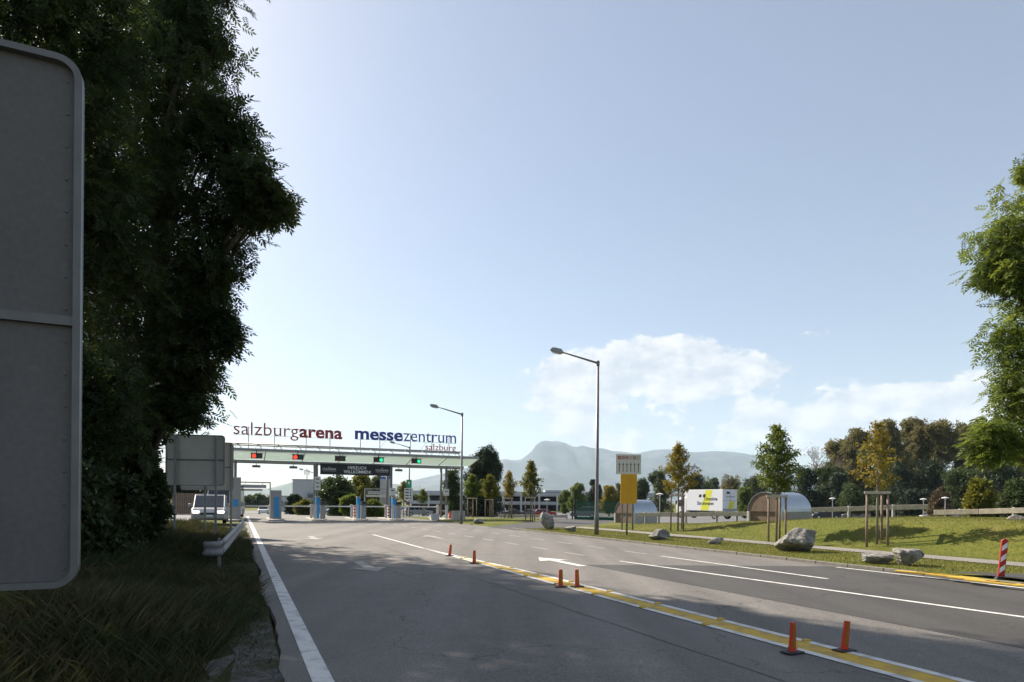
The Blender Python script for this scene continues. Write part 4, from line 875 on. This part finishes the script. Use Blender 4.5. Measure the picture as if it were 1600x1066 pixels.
# behind the gate
far_tree(525, 745, 75, 30, 'mgreen', 'rounded green tree behind the left end of the banner'); far_tree(560, 742, 82, 32, 'ygreen', 'autumn tinted tree behind the middle of the banner'); far_tree(590, 744, 90, 30, 'mgreen', 'tree behind the right end of the banner')
far_tree(548, 782, 62, 13, 'lgreen', 'light green bush behind the ticket island', name='shrub', cat='shrub', k=.6); far_tree(582, 786, 62, 14, 'lgreen', 'bright bush between the banner islands', name='shrub', cat='shrub', k=.6)
far_tree(460, 776, 110, 17, 'dgreen', 'dark tree left of the pale office block'); far_tree(478, 787, 85, 14, 'ygreen', 'low yellow green bush before the office block', name='shrub', cat='shrub', k=.6)
for i, (px, pt) in enumerate([(385, 777), (405, 775), (425, 777), (440, 780), (372, 779)]): far_tree(px, pt, 260, 18, 'mgreen', 'far hazy tree seen through the left lane', group='hazy trees seen through the left lane', k=1.4, per=200, n=3)
far_tree(708, 736, 85, 20, 'mgreen', 'feathery grey green tree right of the canopy', k=.6, per=260)
# dark poplar with upright stems
p = at(755, 812, 88); bl = []
for dx, tp_, r in ((-22, 742, 7), (-14, 716, 7), (-5, 700, 7), (6, 704, 6), (15, 700, 6.5), (22, 722, 6), (-9, 740, 10), (10, 740, 10), (0, 760, 16), (-16, 770, 12), (17, 765, 11)):
    c = at(755+dx, tp_, 88); rr = r*.088
    for f in (0, .5, 1.): bl.append(((c.x-dx*.02*f, c.y+random.uniform(-1, 1), c.z-rr*1.6-f*2.2), rr*(1+f*.5), rr*(1+f*.5), 1.3))
tree('poplar_tree', 'dark upright poplar with spiky top right of the gate', 'tree', (p.x, p.y, zb(88)), bl, 'dgreen', CL[.6], 170, .3, nclump=8)
for px, pt, Y, r, m_, lab in ((905, 757, 150, 16, 'lgreen', 'bright green tree right of the parking garage'), (928, 750, 190, 12, 'dgreen', 'dark conifer like tree behind the lamp post'), (952, 760, 140, 15, 'yellowleaf', 'yellowing tree left of the lane board'), (1003, 752, 150, 16, 'mgreen', 'green tree right of the lane board'),
    (1030, 740, 170, 22, 'mgreen', 'large green tree left of the yellow young tree'), (1085, 745, 170, 18, 'dgreen', 'dark tree right behind the yellow young tree'), (1098, 752, 210, 20, 'mgreen', 'distant green tree above the truck cab'), (1116, 748, 220, 11, 'mgreen', 'slim distant tree above the truck'),
    (1142, 750, 190, 22, 'olive', 'olive coloured tree above the truck box'), (1178, 745, 180, 22, 'mgreen', 'green tree right of the truck'), (1164, 765, 120, 15, 'lgreen', 'bright green bush behind the truck tail'), (1215, 742, 180, 22, 'mgreen', 'green tree behind the nearer vent housing'), (972, 756, 200, 14, 'mgreen', 'green tree behind the lane board'), (884, 766, 170, 10, 'lgreen', 'small tree at the corner of the garage')):
    far_tree(px, pt, Y, r, m_, lab)
# tall trees behind the bank
def bare_tree(px, ptop, Y, label, rpx=26):
    c = at(px, ptop, Y); zg = zb(Y); h = c.z-zg; t = thing('bare_tree', (c.x, c.y, zg), 0, label, 'tree', 'thinning trees behind the bank'); b = MB(); tips = []
    def br(p, d, ln, r, lv):
        q = p+d*ln; b.tube([p, p.lerp(q, .5)+Vector((random.gauss(0, .04), random.gauss(0, .04), 0))*ln, q], [r, r*.8, r*.6], 5)
        if lv == 0: tips.append(q); return
        for _ in range(3 if lv > 1 else 4):
            e = (d+Vector((random.gauss(0, .42), random.gauss(0, .42), random.gauss(.12, .2)))).normalized(); br(p.lerp(q, random.uniform(.5, 1)), e, ln*random.uniform(.6, .8), r*.55, lv-1)
    br(Vector((0, 0, 0)), Vector((0, 0, 1)), h*.36, h*.02, 5); b.build('trunk', M['pbark'], t)
    P = [q+Vector((random.gauss(0, .4), random.gauss(0, .4), random.gauss(0, .4))) for q in tips if random.random() < .35]; leaf_mesh('crown', P, clump(5, .4, .3, .14, 4), M['brownleaf'], t, 1.)
bare_tree(1277, 695, 140, 'nearly bare grey tree left of the olive willows'); bare_tree(1312, 700, 150, 'thin bare tree beside the olive willows')
for px, pt, Y, r, m_, lab in ((1316, 690, 155, 24, 'olive', 'lower olive willow behind the bare trees'), (1345, 668, 150, 28, 'olive', 'olive willow rising left of the tall group behind the orange tree'), (1388, 660, 150, 30, 'olive', 'tall olive willow right behind the orange tree'), (1432, 656, 155, 30, 'olive', 'tallest olive willow in the middle of the group'), (1472, 660, 150, 30, 'olive', 'olive willow left of the sunlit ash'), (1512, 668, 150, 30, 'olive', 'olive willow partly behind the sunlit ash'), (1555, 676, 150, 34, 'olive', 'brownish willow behind the sunlit ash'), (1610, 680, 150, 34, 'olive', 'willow at the edge behind the sunlit ash')):
    far_tree(px, pt, Y, r, m_, lab, n=8, per=520, k=1., group='willows behind the bank', name='willow_tree')
for px, pt, Y, r, m_, lab in ((1288, 728, 135, 24, 'mgreen', 'green bush filling in below the two bare trees'), (1262, 735, 130, 26, 'dgreen', 'dark bush below the bare trees'), (1310, 742, 125, 28, 'dgreen', 'broad dark bush behind the dark van'), (1400, 725, 140, 34, 'dgreen', 'dark mass of bushes under the willows, left part'), (1455, 728, 140, 34, 'dgreen', 'dark bushes under the tallest willow'), (1510, 735, 110, 34, 'mgreen', 'green bush below the ash branches'), (1560, 730, 100, 38, 'dgreen', 'dark bush at the foot of the sunlit ash'), (1330, 765, 110, 24, 'mgreen', 'low hedge bush left of the orange tree'), (1375, 768, 112, 24, 'mgreen', 'low hedge bush behind the stakes of the orange tree'), (1425, 768, 112, 24, 'dgreen', 'low hedge bush right of the orange tree'), (1470, 770, 100, 20, 'brownleaf', 'brownish bush behind the mushroom lamps'), (1590, 755, 60, 32, 'mgreen', 'leafy bush behind the low rail')):
    far_tree(px, pt, Y, r, m_, lab, n=6, per=380, k=.8, group='bushes behind the bank', name='shrub', cat='shrub')
far_tree(1531, 752, 42, 22, 'ygreen', 'bright yellow green shrub behind the low rail', n=5, per=260, k=.6, group=None, name='shrub', cat='shrub')

# ------------------------------------------------------------------ vehicles
def paint(name, c, metal=.3): return mat(name, c, .3, metal, var=.03, spec=.6)
PAINT = {k: paint('car_paint_'+k, c) for k, c in dict(silver=(.30, .31, .33), white=(.7, .7, .7), black=(.02, .02, .024), red=(.3, .02, .02), blue=(.03, .07, .22), grey=(.16, .165, .17)).items()}
CAR = {'sedan': (4.4, 1.75, [(-2.2, .35), (-2.2, .78), (-2.0, .9), (-1.45, .95), (1.05, .92), (1.95, .76), (2.18, .62), (2.2, .3)], [(-1.5, .92), (-.95, 1.42), (.25, 1.44), (1.1, .9)]),
       'wagon': (4.5, 1.78, [(-2.2, .35), (-2.22, .9), (-2.1, .98), (1.05, .95), (1.95, .8), (2.2, .64), (2.22, .3)], [(-2.12, .96), (-1.85, 1.46), (.2, 1.5), (1.1, .93)]),
       'suv': (4.5, 1.85, [(-2.2, .4), (-2.25, 1.0), (-2.1, 1.1), (1.0, 1.08), (1.95, .95), (2.2, .75), (2.22, .35)], [(-2.1, 1.08), (-1.9, 1.68), (.2, 1.72), (1.05, 1.06)]),
       'van': (4.9, 1.9, [(-2.4, .4), (-2.45, 1.05), (-2.4, 1.15), (1.45, 1.08), (2.25, .92), (2.42, .7), (2.42, .32)], [(-2.38, 1.12), (-2.25, 1.92), (.75, 1.95), (1.65, 1.05)]),
       'mpv': (4.5, 1.82, [(-2.2, .4), (-2.25, .95), (-2.15, 1.05), (1.25, 1.0), (1.95, .86), (2.2, .66), (2.22, .32)], [(-2.12, 1.03), (-1.95, 1.64), (.45, 1.68), (1.45, .98)]),
       'camper': (5.8, 2.1, [(-2.9, .4), (-2.9, 1.2), (2.0, 1.15), (2.75, 1.0), (2.9, .75), (2.9, .35)], [(-2.88, 1.18), (-2.85, 2.6), (1.5, 2.65), (2.2, 1.12)])}
def car(px, py, Y, kind, col, rz, label, group='cars parked in the lot', z=None, lights=False):
    p = at(px, py, Y); zz = zb(Y)+.02 if z is None else z; ln, wd, body, cab = CAR[kind]; t = thing('parked_car' if not lights else 'van', (p.x, p.y, zz), rz, label, 'car' if kind not in ('van', 'camper') else 'van', group); m = PAINT[col]; hw = wd/2
    def loft(P, ws, ins):                                # side outline swept across the width, drawn in at the flanks
        cx = sum(a for a, _ in P)/len(P); cz = sum(c for _, c in P)/len(P); b = MB(); n = len(P); V = []
        for y, k in ((-1, ins), (-.93, 1), (.93, 1), (1, ins)): V += [(cx+(a-cx)*k, y*ws, cz+(c-cz)*k) for a, c in P]
        b.add(V, [tuple(range(n))[::-1], tuple(3*n+i for i in range(n))]+[(j*n+i, j*n+(i+1) % n, (j+1)*n+(i+1) % n, (j+1)*n+i) for j in range(3) for i in range(n)]); return b
    loft(body+[(body[-1][0]-.1, .22), (body[0][0]+.1, .22)], hw, .965).build('body', m, t, bevel=.03)
    gl = loft(cab, hw*.9, .93).build('windows', M['carwin'], t, bevel=.02)
    (x0, z0), (x1, z1), (x2, z2), (x3, z3) = cab; b = MB(); b.prism([(x1-.05, z1-.03), (x1+.1, z1+.025), (x2-.1, z2+.025), (x2+.06, z2-.03)], -hw*.86, hw*.86, lambda x, z, h: (x, h, z)); b.build('roof', m, t, bevel=.02)
    b = MB()
    for sy in (-1, 1):
        for xa, za, xb, zb_ in ((x0, z0, x1, z1), (x3, z3, x2, z2), ((x0+x3)/2-.1, (z0+z3)/2, (x1+x2)/2-.1, z1)): b.tube([(xa, sy*hw*.895, za-.02), (xb, sy*hw*.87, zb_)], .04, 5)
    b.build('pillars', m, t)
    r = .31 if kind in ('sedan', 'wagon') else .35
    for sx in (-.3*ln, .3*ln):
        for sy in (-1, 1):
            b = MB(); b.prism([(r*cos(k*pi/9), r*sin(k*pi/9)) for k in range(18)], 0, .2, lambda x, z, h: (sx+x, sy*(hw-.19+h), r+z)); wheel = b.build('wheel', M['tyre'], t); b = MB(); b.prism([(r*.62*cos(k*pi/8), r*.62*sin(k*pi/8)) for k in range(16)], .195, .212, lambda x, z, h: (sx+x, sy*(hw-.19+h), r+z)); b.build('rim', M['rim'], wheel)
    fx = body[-2][0]; zl = body[-2][1]
    for sy in (-1, 1):
        box('headlight', M['lamp' if lights else 'lampoff'], t, (fx-.06, sy*hw*.72, zl+.04), (.22, .36, .15), bevel=.03); box('tail_light', M['tail'], t, (body[1][0]+.03, sy*hw*.82, body[1][1]-.12), (.12, .2, .26), bevel=.02)
        box('mirror', m, t, (x3-.3, sy*(hw+.1), z3+.1), (.12, .22, .16), bevel=.03)
    box('number_plate', M['wpaint'], t, (fx+.03, 0, .48), (.02, .5, .11)); box('grille', M['black'], t, (fx+.005, 0, zl-.08), (.05, hw*.9, .12)); return t
car(329, 820, 39, 'mpv', 'silver', radians(-68), 'silver people carrier with headlights on leaving past the sign backs', None, z=.11, lights=True)
o = car(352, 815, 50, 'camper', 'white', radians(-75), 'white camper van following the silver people carrier', None, z=.11); o.name = 'camper_van'
for q in [(652, 812, 100, 'wagon', 'silver', 0.5, 'silver estate car parked beyond the gate lamp sign'), (676, 812, 105, 'sedan', 'black', 2.8, 'dark car parked behind the gate columns'), (630, 812, 112, 'sedan', 'white', .2, 'white car parked behind the third gate column'), (742, 808, 125, 'sedan', 'blue', .1, 'blue car left of the white off-roader'),
          (774, 807, 128, 'suv', 'white', 3.1, 'white off-roader parked behind the young trees'), (804, 808, 128, 'sedan', 'black', .1, 'black car parked right of the white off-roader'), (825, 808, 130, 'sedan', 'grey', 3., 'grey car parked behind the pale rail'), (852, 808, 130, 'wagon', 'red', .2, 'red car parked behind the upright boulder'), (912, 806, 105, 'suv', 'grey', 3.0, 'grey car seen through the green mesh'),
          (1289, 810, 112, 'van', 'black', 3.1, 'black van parked behind the timber rail'), (1305, 810, 135, 'sedan', 'white', .3, 'white car partly behind the black van'), (1338, 810, 112, 'suv', 'silver', 2.6, 'silver off-roader between the rail posts'), (1404, 811, 120, 'sedan', 'grey', .2, 'grey car behind the orange tree stakes'), (1452, 811, 120, 'sedan', 'white', .2, 'white car behind the gap in the timber rails'), (533, 809, 100, 'sedan', 'blue', .4, 'blue car parked below the banner trees'), (412, 806, 120, 'sedan', 'white', 1.9, 'white car far behind the left lane'), (1488, 811, 110, 'sedan', 'white', 2.9, 'white car behind the low rail')]:
    car(*q)
# moving truck
p = at(1129, 814, 72); ph = radians(58); t = thing('moving_truck', (p.x, p.y, zb(72)+.02), pi-ph, 'white removal truck with lime stripe parked behind the timber rail', 'truck')
# local +x = forward, +y = away side ; origin = rear near corner
BL, BW, BH, B0 = 5.3, 2.45, 2.45, .95
def T_(x, y, z): return (x, -y, z)
fnx = 1
box('box_body', M['tarp'], t, (BL/2, -BW/2, B0+BH/2), (BL, BW, BH), bevel=.03)
box('chassis', M['dsteel'], t, (BL/2+.5, -BW/2, .72), (BL+1.2, 1.0, .28)); box('side_guard', M['signrim'], t, (BL*.45, -.1, .68), (2.2, .06, .3)); box('tail_lift', M['steel'], t, (-.06, -BW/2, .95), (.1, BW*.95, .5))
b = MB(); b.prism([(BL+.15, .55), (BL+1.75, .55), (BL+1.8, 1.35), (BL+1.5, 2.3), (BL+1.3, 2.45), (BL+.15, 2.5)], -BW+.08, -.08, lambda x, z, h: (x, h, z)); b.build('cab', M['wpaint'], t, bevel=.05)
b = MB(); b.prism([(BL+.2, 2.5), (BL+1.2, 2.47), (BL+.4, 3.25), (BL+.2, 3.3)], -BW+.2, -.2, lambda x, z, h: (x, h, z)); b.build('wind_deflector', M['wpaint'], t, bevel=.05)
b = MB(); b.prism([(BL+.55, 1.45), (BL+1.45, 1.45), (BL+1.3, 2.2), (BL+.55, 2.25)], -.085, -.07, lambda x, z, h: (x, h, z)); b.build('side_window', M['carwin'], t)
b = MB(); b.add([(BL+1.81, -.25, 1.4), (BL+1.81, -BW+.25, 1.4), (BL+1.53, -BW+.3, 2.28), (BL+1.53, -.3, 2.28)], [(0, 1, 2, 3)]); b.build('windscreen', M['carwin'], t)
for x in (1.2, BL+.95):
    for y in (-.16, -BW+.16):
        b = MB(); b.prism([(.42*cos(k*pi/9), .42*sin(k*pi/9)) for k in range(18)], -.13, .13, lambda a, c, h: (x+a, y+h, .42+c)); wl = b.build('wheel', M['tyre'], t); b = MB(); b.prism([(.24*cos(k*pi/8), .24*sin(k*pi/8)) for k in range(16)], -.14, .14, lambda a, c, h: (x+a, y+h, .42+c)); b.build('rim', M['rim'], wl)
box('mirror', M['black'], t, (BL+1.6, .1, 1.9), (.1, .2, .4)); box('tail_light', M['tail'], t, (-.03, -.3, .72), (.05, .3, .12)); box('tail_light', M['tail'], t, (-.03, -BW+.3, .72), (.05, .3, .12))
# prints: the near side (y = 0, read right to left because the truck faces left) and the rear
sx = lambda u: BL-u
b = MB(); b.add([(sx(2.1), .004, B0+.05), (sx(3.2), .004, B0+.05), (sx(3.85), .004, B0+BH-.05), (sx(2.85), .004, B0+BH-.05)], [(0, 1, 2, 3)]); b.build('lime_stripe', M['lime'], t)
b = MB(); b.add([(-.004, -.75, B0+.05), (-.004, -1.75, B0+.05), (-.004, -2.05, B0+BH*.45), (-.004, -1.15, B0+BH*.45)], [(0, 1, 2, 3)]); b.build('lime_stripe', M['lime'], t)
fl_ = lambda ox, oz: (lambda u, v, h: (sx(ox+u), .008+h, oz+v))
print_text('lettering', 'Umzüge', M['black'], t, fl_(2.65, B0+1.2), 1.9, .38, .02); print_text('lettering', 'Strohmann', M['black'], t, fl_(1.6, B0+.68), 2.4, .40, .02)
for k, (ox, w_, h_) in enumerate(((1.85, .42, .34), (2.45, .42, .38))):
    b = MB(); b.prism([(0, 0), (w_*.7, 0), (w_, h_*.3), (w_*.9, h_), (w_*.2, h_), (0, h_*.6)], .005, .008, lambda u, v, h: (sx(ox+u), h, B0+1.55+v)); b.build('emblem', M['black'], t)
print_text('lettering', 'Strohmann', M['black'], t, lambda u, v, h: (-.006-h, -.5-u, B0+1.55+v), 1.5, .22); 
b = MB(); b.prism([(0, 0), (.5, 0), (.6, .2), (.2, .3), (0, .15)], .004, .008, lambda u, v, h: (-h, -.6-u, B0+1.95+v)); b.build('emblem', M['black'], t)
box('door_seam', M['signrim'], t, (-.006, -BW/2, B0+BH*.5), (.012, .03, BH-.1)); box('door_sill', M['signrim'], t, (-.008, -BW/2, B0+BH*.5), (.014, BW-.05, .03))

# ------------------------------------------------------------------ buildings and small things beyond
p0, p1 = at(640, 800, 205), at(1035, 800, 215); gl_ = (p1-p0).length; t = thing('parking_garage', (p0.x, p0.y, zb(205)), atan2(p1.y-p0.y, p1.x-p0.x), 'long two-deck grey parking garage behind the car park', 'building')
for z, h in ((2.55, .9), (5.35, 1.0)): box('deck_parapet', M['facade'], t, (gl_/2, 0, z+h/2), (gl_, .3, h))
for z in (2.5, 5.3): box('deck_slab', M['concrete'], t, (gl_/2, 8, z), (gl_, 16, .3))
box('rear_wall', M['dark'], t, (gl_/2, 16, 2.9), (gl_, .2, 5.6))  # near-black colour stands in for the shade inside the garage
nc = 15
for i in range(nc): box('column', M['wconc'], t, (i*gl_/(nc-1), -.2, 3.0), (.55, .5, 6.2))
box('stair_tower', M['facade'], t, (gl_*.556, 2, 6.4), (5.4, 4, 1.7)); box('roof_edge', M['facade2'], t, (gl_/2, -.1, 6.5), (gl_, .15, .25))
for k in range(0, nc-1, 3): MB().tube([((k+.5)*gl_/(nc-1), 6, 6), ((k+.5)*gl_/(nc-1), 6, 9)], .06, 6).build('deck_lamp', M['steel'], t)
p = at(477, 806, 150); zg = zb(150); hz = at(477, 751, 150).z-zg; t = thing('office_block', (p.x, p.y, zg), .15, 'pale office block with roof mast seen through the gate', 'building')
box('wall', M['facade'], t, (0, 0, hz/2), (4.4, 8, hz)); box('low_wing', M['facade2'], t, (2.8, -1, hz*.31), (3.4, 8, hz*.62)); box('roof_edge', M['steel'], t, (0, 0, hz+.1), (4.6, 8.2, .2))
for k in range(3):
    for j in range(2): wn = box('window', M['winm'], t, (1.9+j*1.5, -5.03, 1.+k*1.45), (1.1, .08, .8)); box('sill', M['wconc'], wn, (1.9+j*1.5, -5.08, .56+k*1.45), (1.2, .12, .06))
MB().tube([(.3, 0, hz), (.3, 0, hz+2.7)], .09, 6).build('mast', M['steel'], t)
for k in range(3): box('antenna', M['wconc'], t, (.3+(k-1)*.45, -.1, hz+1.9+.3*(k % 2)), (.22, .15, 1.1)); 
p = at(444, 806, 170); zg = zb(170); hz = at(444, 776, 170).z-zg; t = thing('small_building', (p.x, p.y, zg), .1, 'small flat grey building left of the office block', 'building'); box('wall', M['facade'], t, (0, 0, hz/2), (3.4, 6, hz)); box('roof', M['steel'], t, (0, 0, hz+.1), (3.6, 6.2, .2)); box('window', M['winm'], t, (-.3, -3.02, hz*.6), (1.4, .06, .8))
for px, pt, Y, r_, lab in ((225, 735, 75, 34, 'dark tree beyond the exit road, left of the timber screen'), (290, 742, 80, 30, 'dark tree behind the two-post sign'), (325, 752, 85, 20, 'dark tree behind the silver people carrier')): far_tree(px, pt, Y, r_, 'dgreen', lab, group='dark trees beyond the exit road')
pa_, pb2 = at(262, 800, 58), at(335, 800, 58); t = thing('slat_screen', (pa_.x, pa_.y, .05), atan2(pb2.y-pa_.y, pb2.x-pa_.x), 'dark upright slat screen behind the silver people carrier', 'fence'); fl = (pb2-pa_).length; n = int(fl/.2)
sl = None
for i in range(n):
    o = box('slat', M['stake'], t, (0, 0, 1.0), (.14, .04, 2.0)) if sl is None else sl.copy()
    if sl is not None: C.objects.link(o); o.parent = t
    sl = sl or o; o.location = (i*.2, 0, 0)
for z in (.4, 1.6): box('cross_rail', M['stake'], t, (fl/2, .05, z), (fl, .05, .09))
# signs beyond the gate
p = at(639, 808, 69.6); t = thing('green_sign', (p.x, p.y-.2, zb(70)), 0, 'green sign with white mark fixed to the lamp beyond the gate', 'sign'); zc = at(639, 756, 69.5).z-zb(70); box('board', M['greenp'], t, (0, 0, zc), (.58, .04, .86))
b = MB(); b.prism([(-.14, -.05), (0, .12), (.14, -.05), (.05, -.05), (.05, -.18), (-.05, -.18), (-.05, -.05)], -.026, -.022, lambda u, v, h: (u, h, zc+.12+v)); b.build('arrow_mark', M['wpaint'], t); box('bracket', M['steel'], t, (0, .1, zc), (.2, .2, .06))
p = at(638, 810, 68); t = thing('direction_board', (p.x, p.y, zb(68)), 0, 'white direction board with dark rows below the green sign', 'sign'); zc = at(638, 772.5, 68).z-zb(68); box('board', M['signwhite'], t, (0, 0, zc), (.9, .04, 1.3)); 
for k in range(4): box('row_mark', M['black'], t, (-.15, -.023, zc+.48-.3*k), (.36, .004, .12)); box('row_mark', M['bluesign'], t, (.22, -.023, zc+.48-.3*k), (.16, .004, .16))
MB().tube([(.0, .06, 0), (0, .06, zc)], .05, 8).build('post', M['wconc'], t); rd = MB(); rd.prism([(.19*cos(k*pi/10), .19*sin(k*pi/10)) for k in range(20)], -.04, -.02, lambda u, v, h: (u-.04, h, zc-.95+v)); rd.build('round_sign', M['redpaint'], t); rd = MB(); rd.prism([(.14*cos(k*pi/10), .14*sin(k*pi/10)) for k in range(20)], -.046, -.041, lambda u, v, h: (u-.04, h, zc-.95+v)); rd.build('round_sign_face', M['bluesign'], t)
p = at(601, 810, 66); t = thing('information_pylon', (p.x, p.y, zb(66)), .2, 'tall grey pylon with blue head panel right of the banner', 'sign'); zt_ = at(601, 741, 66).z-zb(66); box('pylon_body', M['facade'], t, (0, 0, (zt_-.5)/2), (1.0, .3, zt_-.5)); box('head_panel', M['bluesign'], t, (0, 0, zt_-.25), (1.02, .32, .5)); box('lower_panel', M['steel'], t, (0, -.16, 1.2), (.8, .03, 1.6))
for x_, w_ in ((-.3, .16), (-.02, .3), (.3, .2)): box('print_mark', M['wpaint'], t, (x_, -.163, zt_-.25), (w_, .004, .12))
# blocks by the right end of the gate
for px, py, wd, ht, m_, lab in ((679, 813, .62, .5, 'wconc', 'pale concrete block beside the right gate columns'), (716, 815, 1.0, .75, 'concrete', 'grey concrete planter at the foot of the gate lamp')):
    p = at(px, py, 50); o = MB().box((0, 0, ht/2), (wd, .6, ht), taper=.94).build('concrete_block', M[m_], bevel=.02); o.location = (p.x, p.y, .05); o.rotation_euler.z = RZ; tag(o, lab, 'concrete block')
p = at(706, 812, 52); t = thing('barrier_stand', (p.x, p.y, .05), .2, 'red plastic barrier stand right of the gate columns', 'barrier')
for x in (-.14, .14): MB().box((x, 0, .28), (.2, .12, .56), taper=.7).build('leg', M['red'], t, bevel=.01)
box('top', M['red'], t, (0, 0, .58), (.34, .1, .12), bevel=.02)

# ------------------------------------------------------------------ mountains and hills
def ridge(name, prof, Yr, depth, m, label_kind='structure', rough=.12):
    xs = np.array([p[0] for p in prof], float); ys = np.array([p[1] for p in prof], float); n = 220; px = np.linspace(xs[0], xs[-1], n); py = np.interp(px, xs, ys); V = []; rows = 26
    g = np.random.default_rng(3); ph = g.uniform(0, 6.28, 12)
    for j in range(rows):
        f = j/(rows-1); prof_f = min(1, f/.72) if f < .72 else 1-(f-.72)/.28*.8
        for i in range(n):
            top = at(px[i], py[i], Yr); Y = Yr+(f-.72)*depth; x = top.x*(Y/Yr)**.3; h = max(0, top.z+2)
            gul = -abs(sum(sin(px[i]*(.03+.025*k)*(1+.04*f)+ph[k]+3*f*sin(k))/(1+.5*k) for k in range(7)))
            z = h*(prof_f**1.25)*(1+rough*gul*(1-abs(f-.72)/.72)*(0 if abs(f-.72) < .02 else 1)*(1 if f < .72 else .5)*min(1, abs(f-.72)*5)); V.append((x, Y, z-2.05))
    b = MB(); b.add(V, [(j*n+i, j*n+i+1, (j+1)*n+i+1, (j+1)*n+i) for j in range(rows-1) for i in range(n-1)]); o = b.build(name, m, recalc=False, smooth=True); o['kind'] = 'structure'; return o
MT = [(560, 778), (640, 752), (700, 738), (745, 727), (765, 724), (775, 720), (788, 717), (803, 720), (815, 718), (830, 706), (841, 691), (852, 688), (862, 690), (872, 689), (885, 693), (898, 700), (908, 696), (925, 700), (945, 701), (956, 705), (975, 706), (994, 709), (1020, 703.5), (1042, 702), (1061, 704), (1086, 707), (1116, 705), (1142, 706), (1160, 708), (1189, 714), (1225, 731), (1255, 746), (1300, 760), (1400, 765), (1600, 768), (1900, 772), (2300, 778)]
ridge('mountain', MT, 9000, 4500, M['rockhill'])
ridge('far_hills', [(-700, 775), (-200, 760), (200, 757), (374, 767), (422, 763), (445, 757), (466, 751), (500, 748), (560, 752), (640, 758), (760, 768), (900, 779)], 7500, 2500, M['hill'], rough=.06)

# ------------------------------------------------------------------ haze in the air
b = MB(); b.box((0, 0, 650), (25400, 25400, 1310)); hz_ = b.build('haze', M['dark']); hz_.location.z = 0.5
vm = bpy.data.materials.new('haze_air'); vm.use_nodes = True; vt = vm.node_tree; vt.nodes.clear(); vo = vt.nodes.new('ShaderNodeOutputMaterial'); pv = vt.nodes.new('ShaderNodeVolumePrincipled')
pv.inputs['Color'].default_value = (.66, .82, 1, 1); pv.inputs['Density'].default_value = 7e-5; pv.inputs['Anisotropy'].default_value = .05; vt.links.new(pv.outputs[0], vo.inputs['Volume'])
hz_.data.materials.clear(); hz_.data.materials.append(vm); tag(hz_, kind='stuff', label='thin pale summer haze in the air', cat='haze')
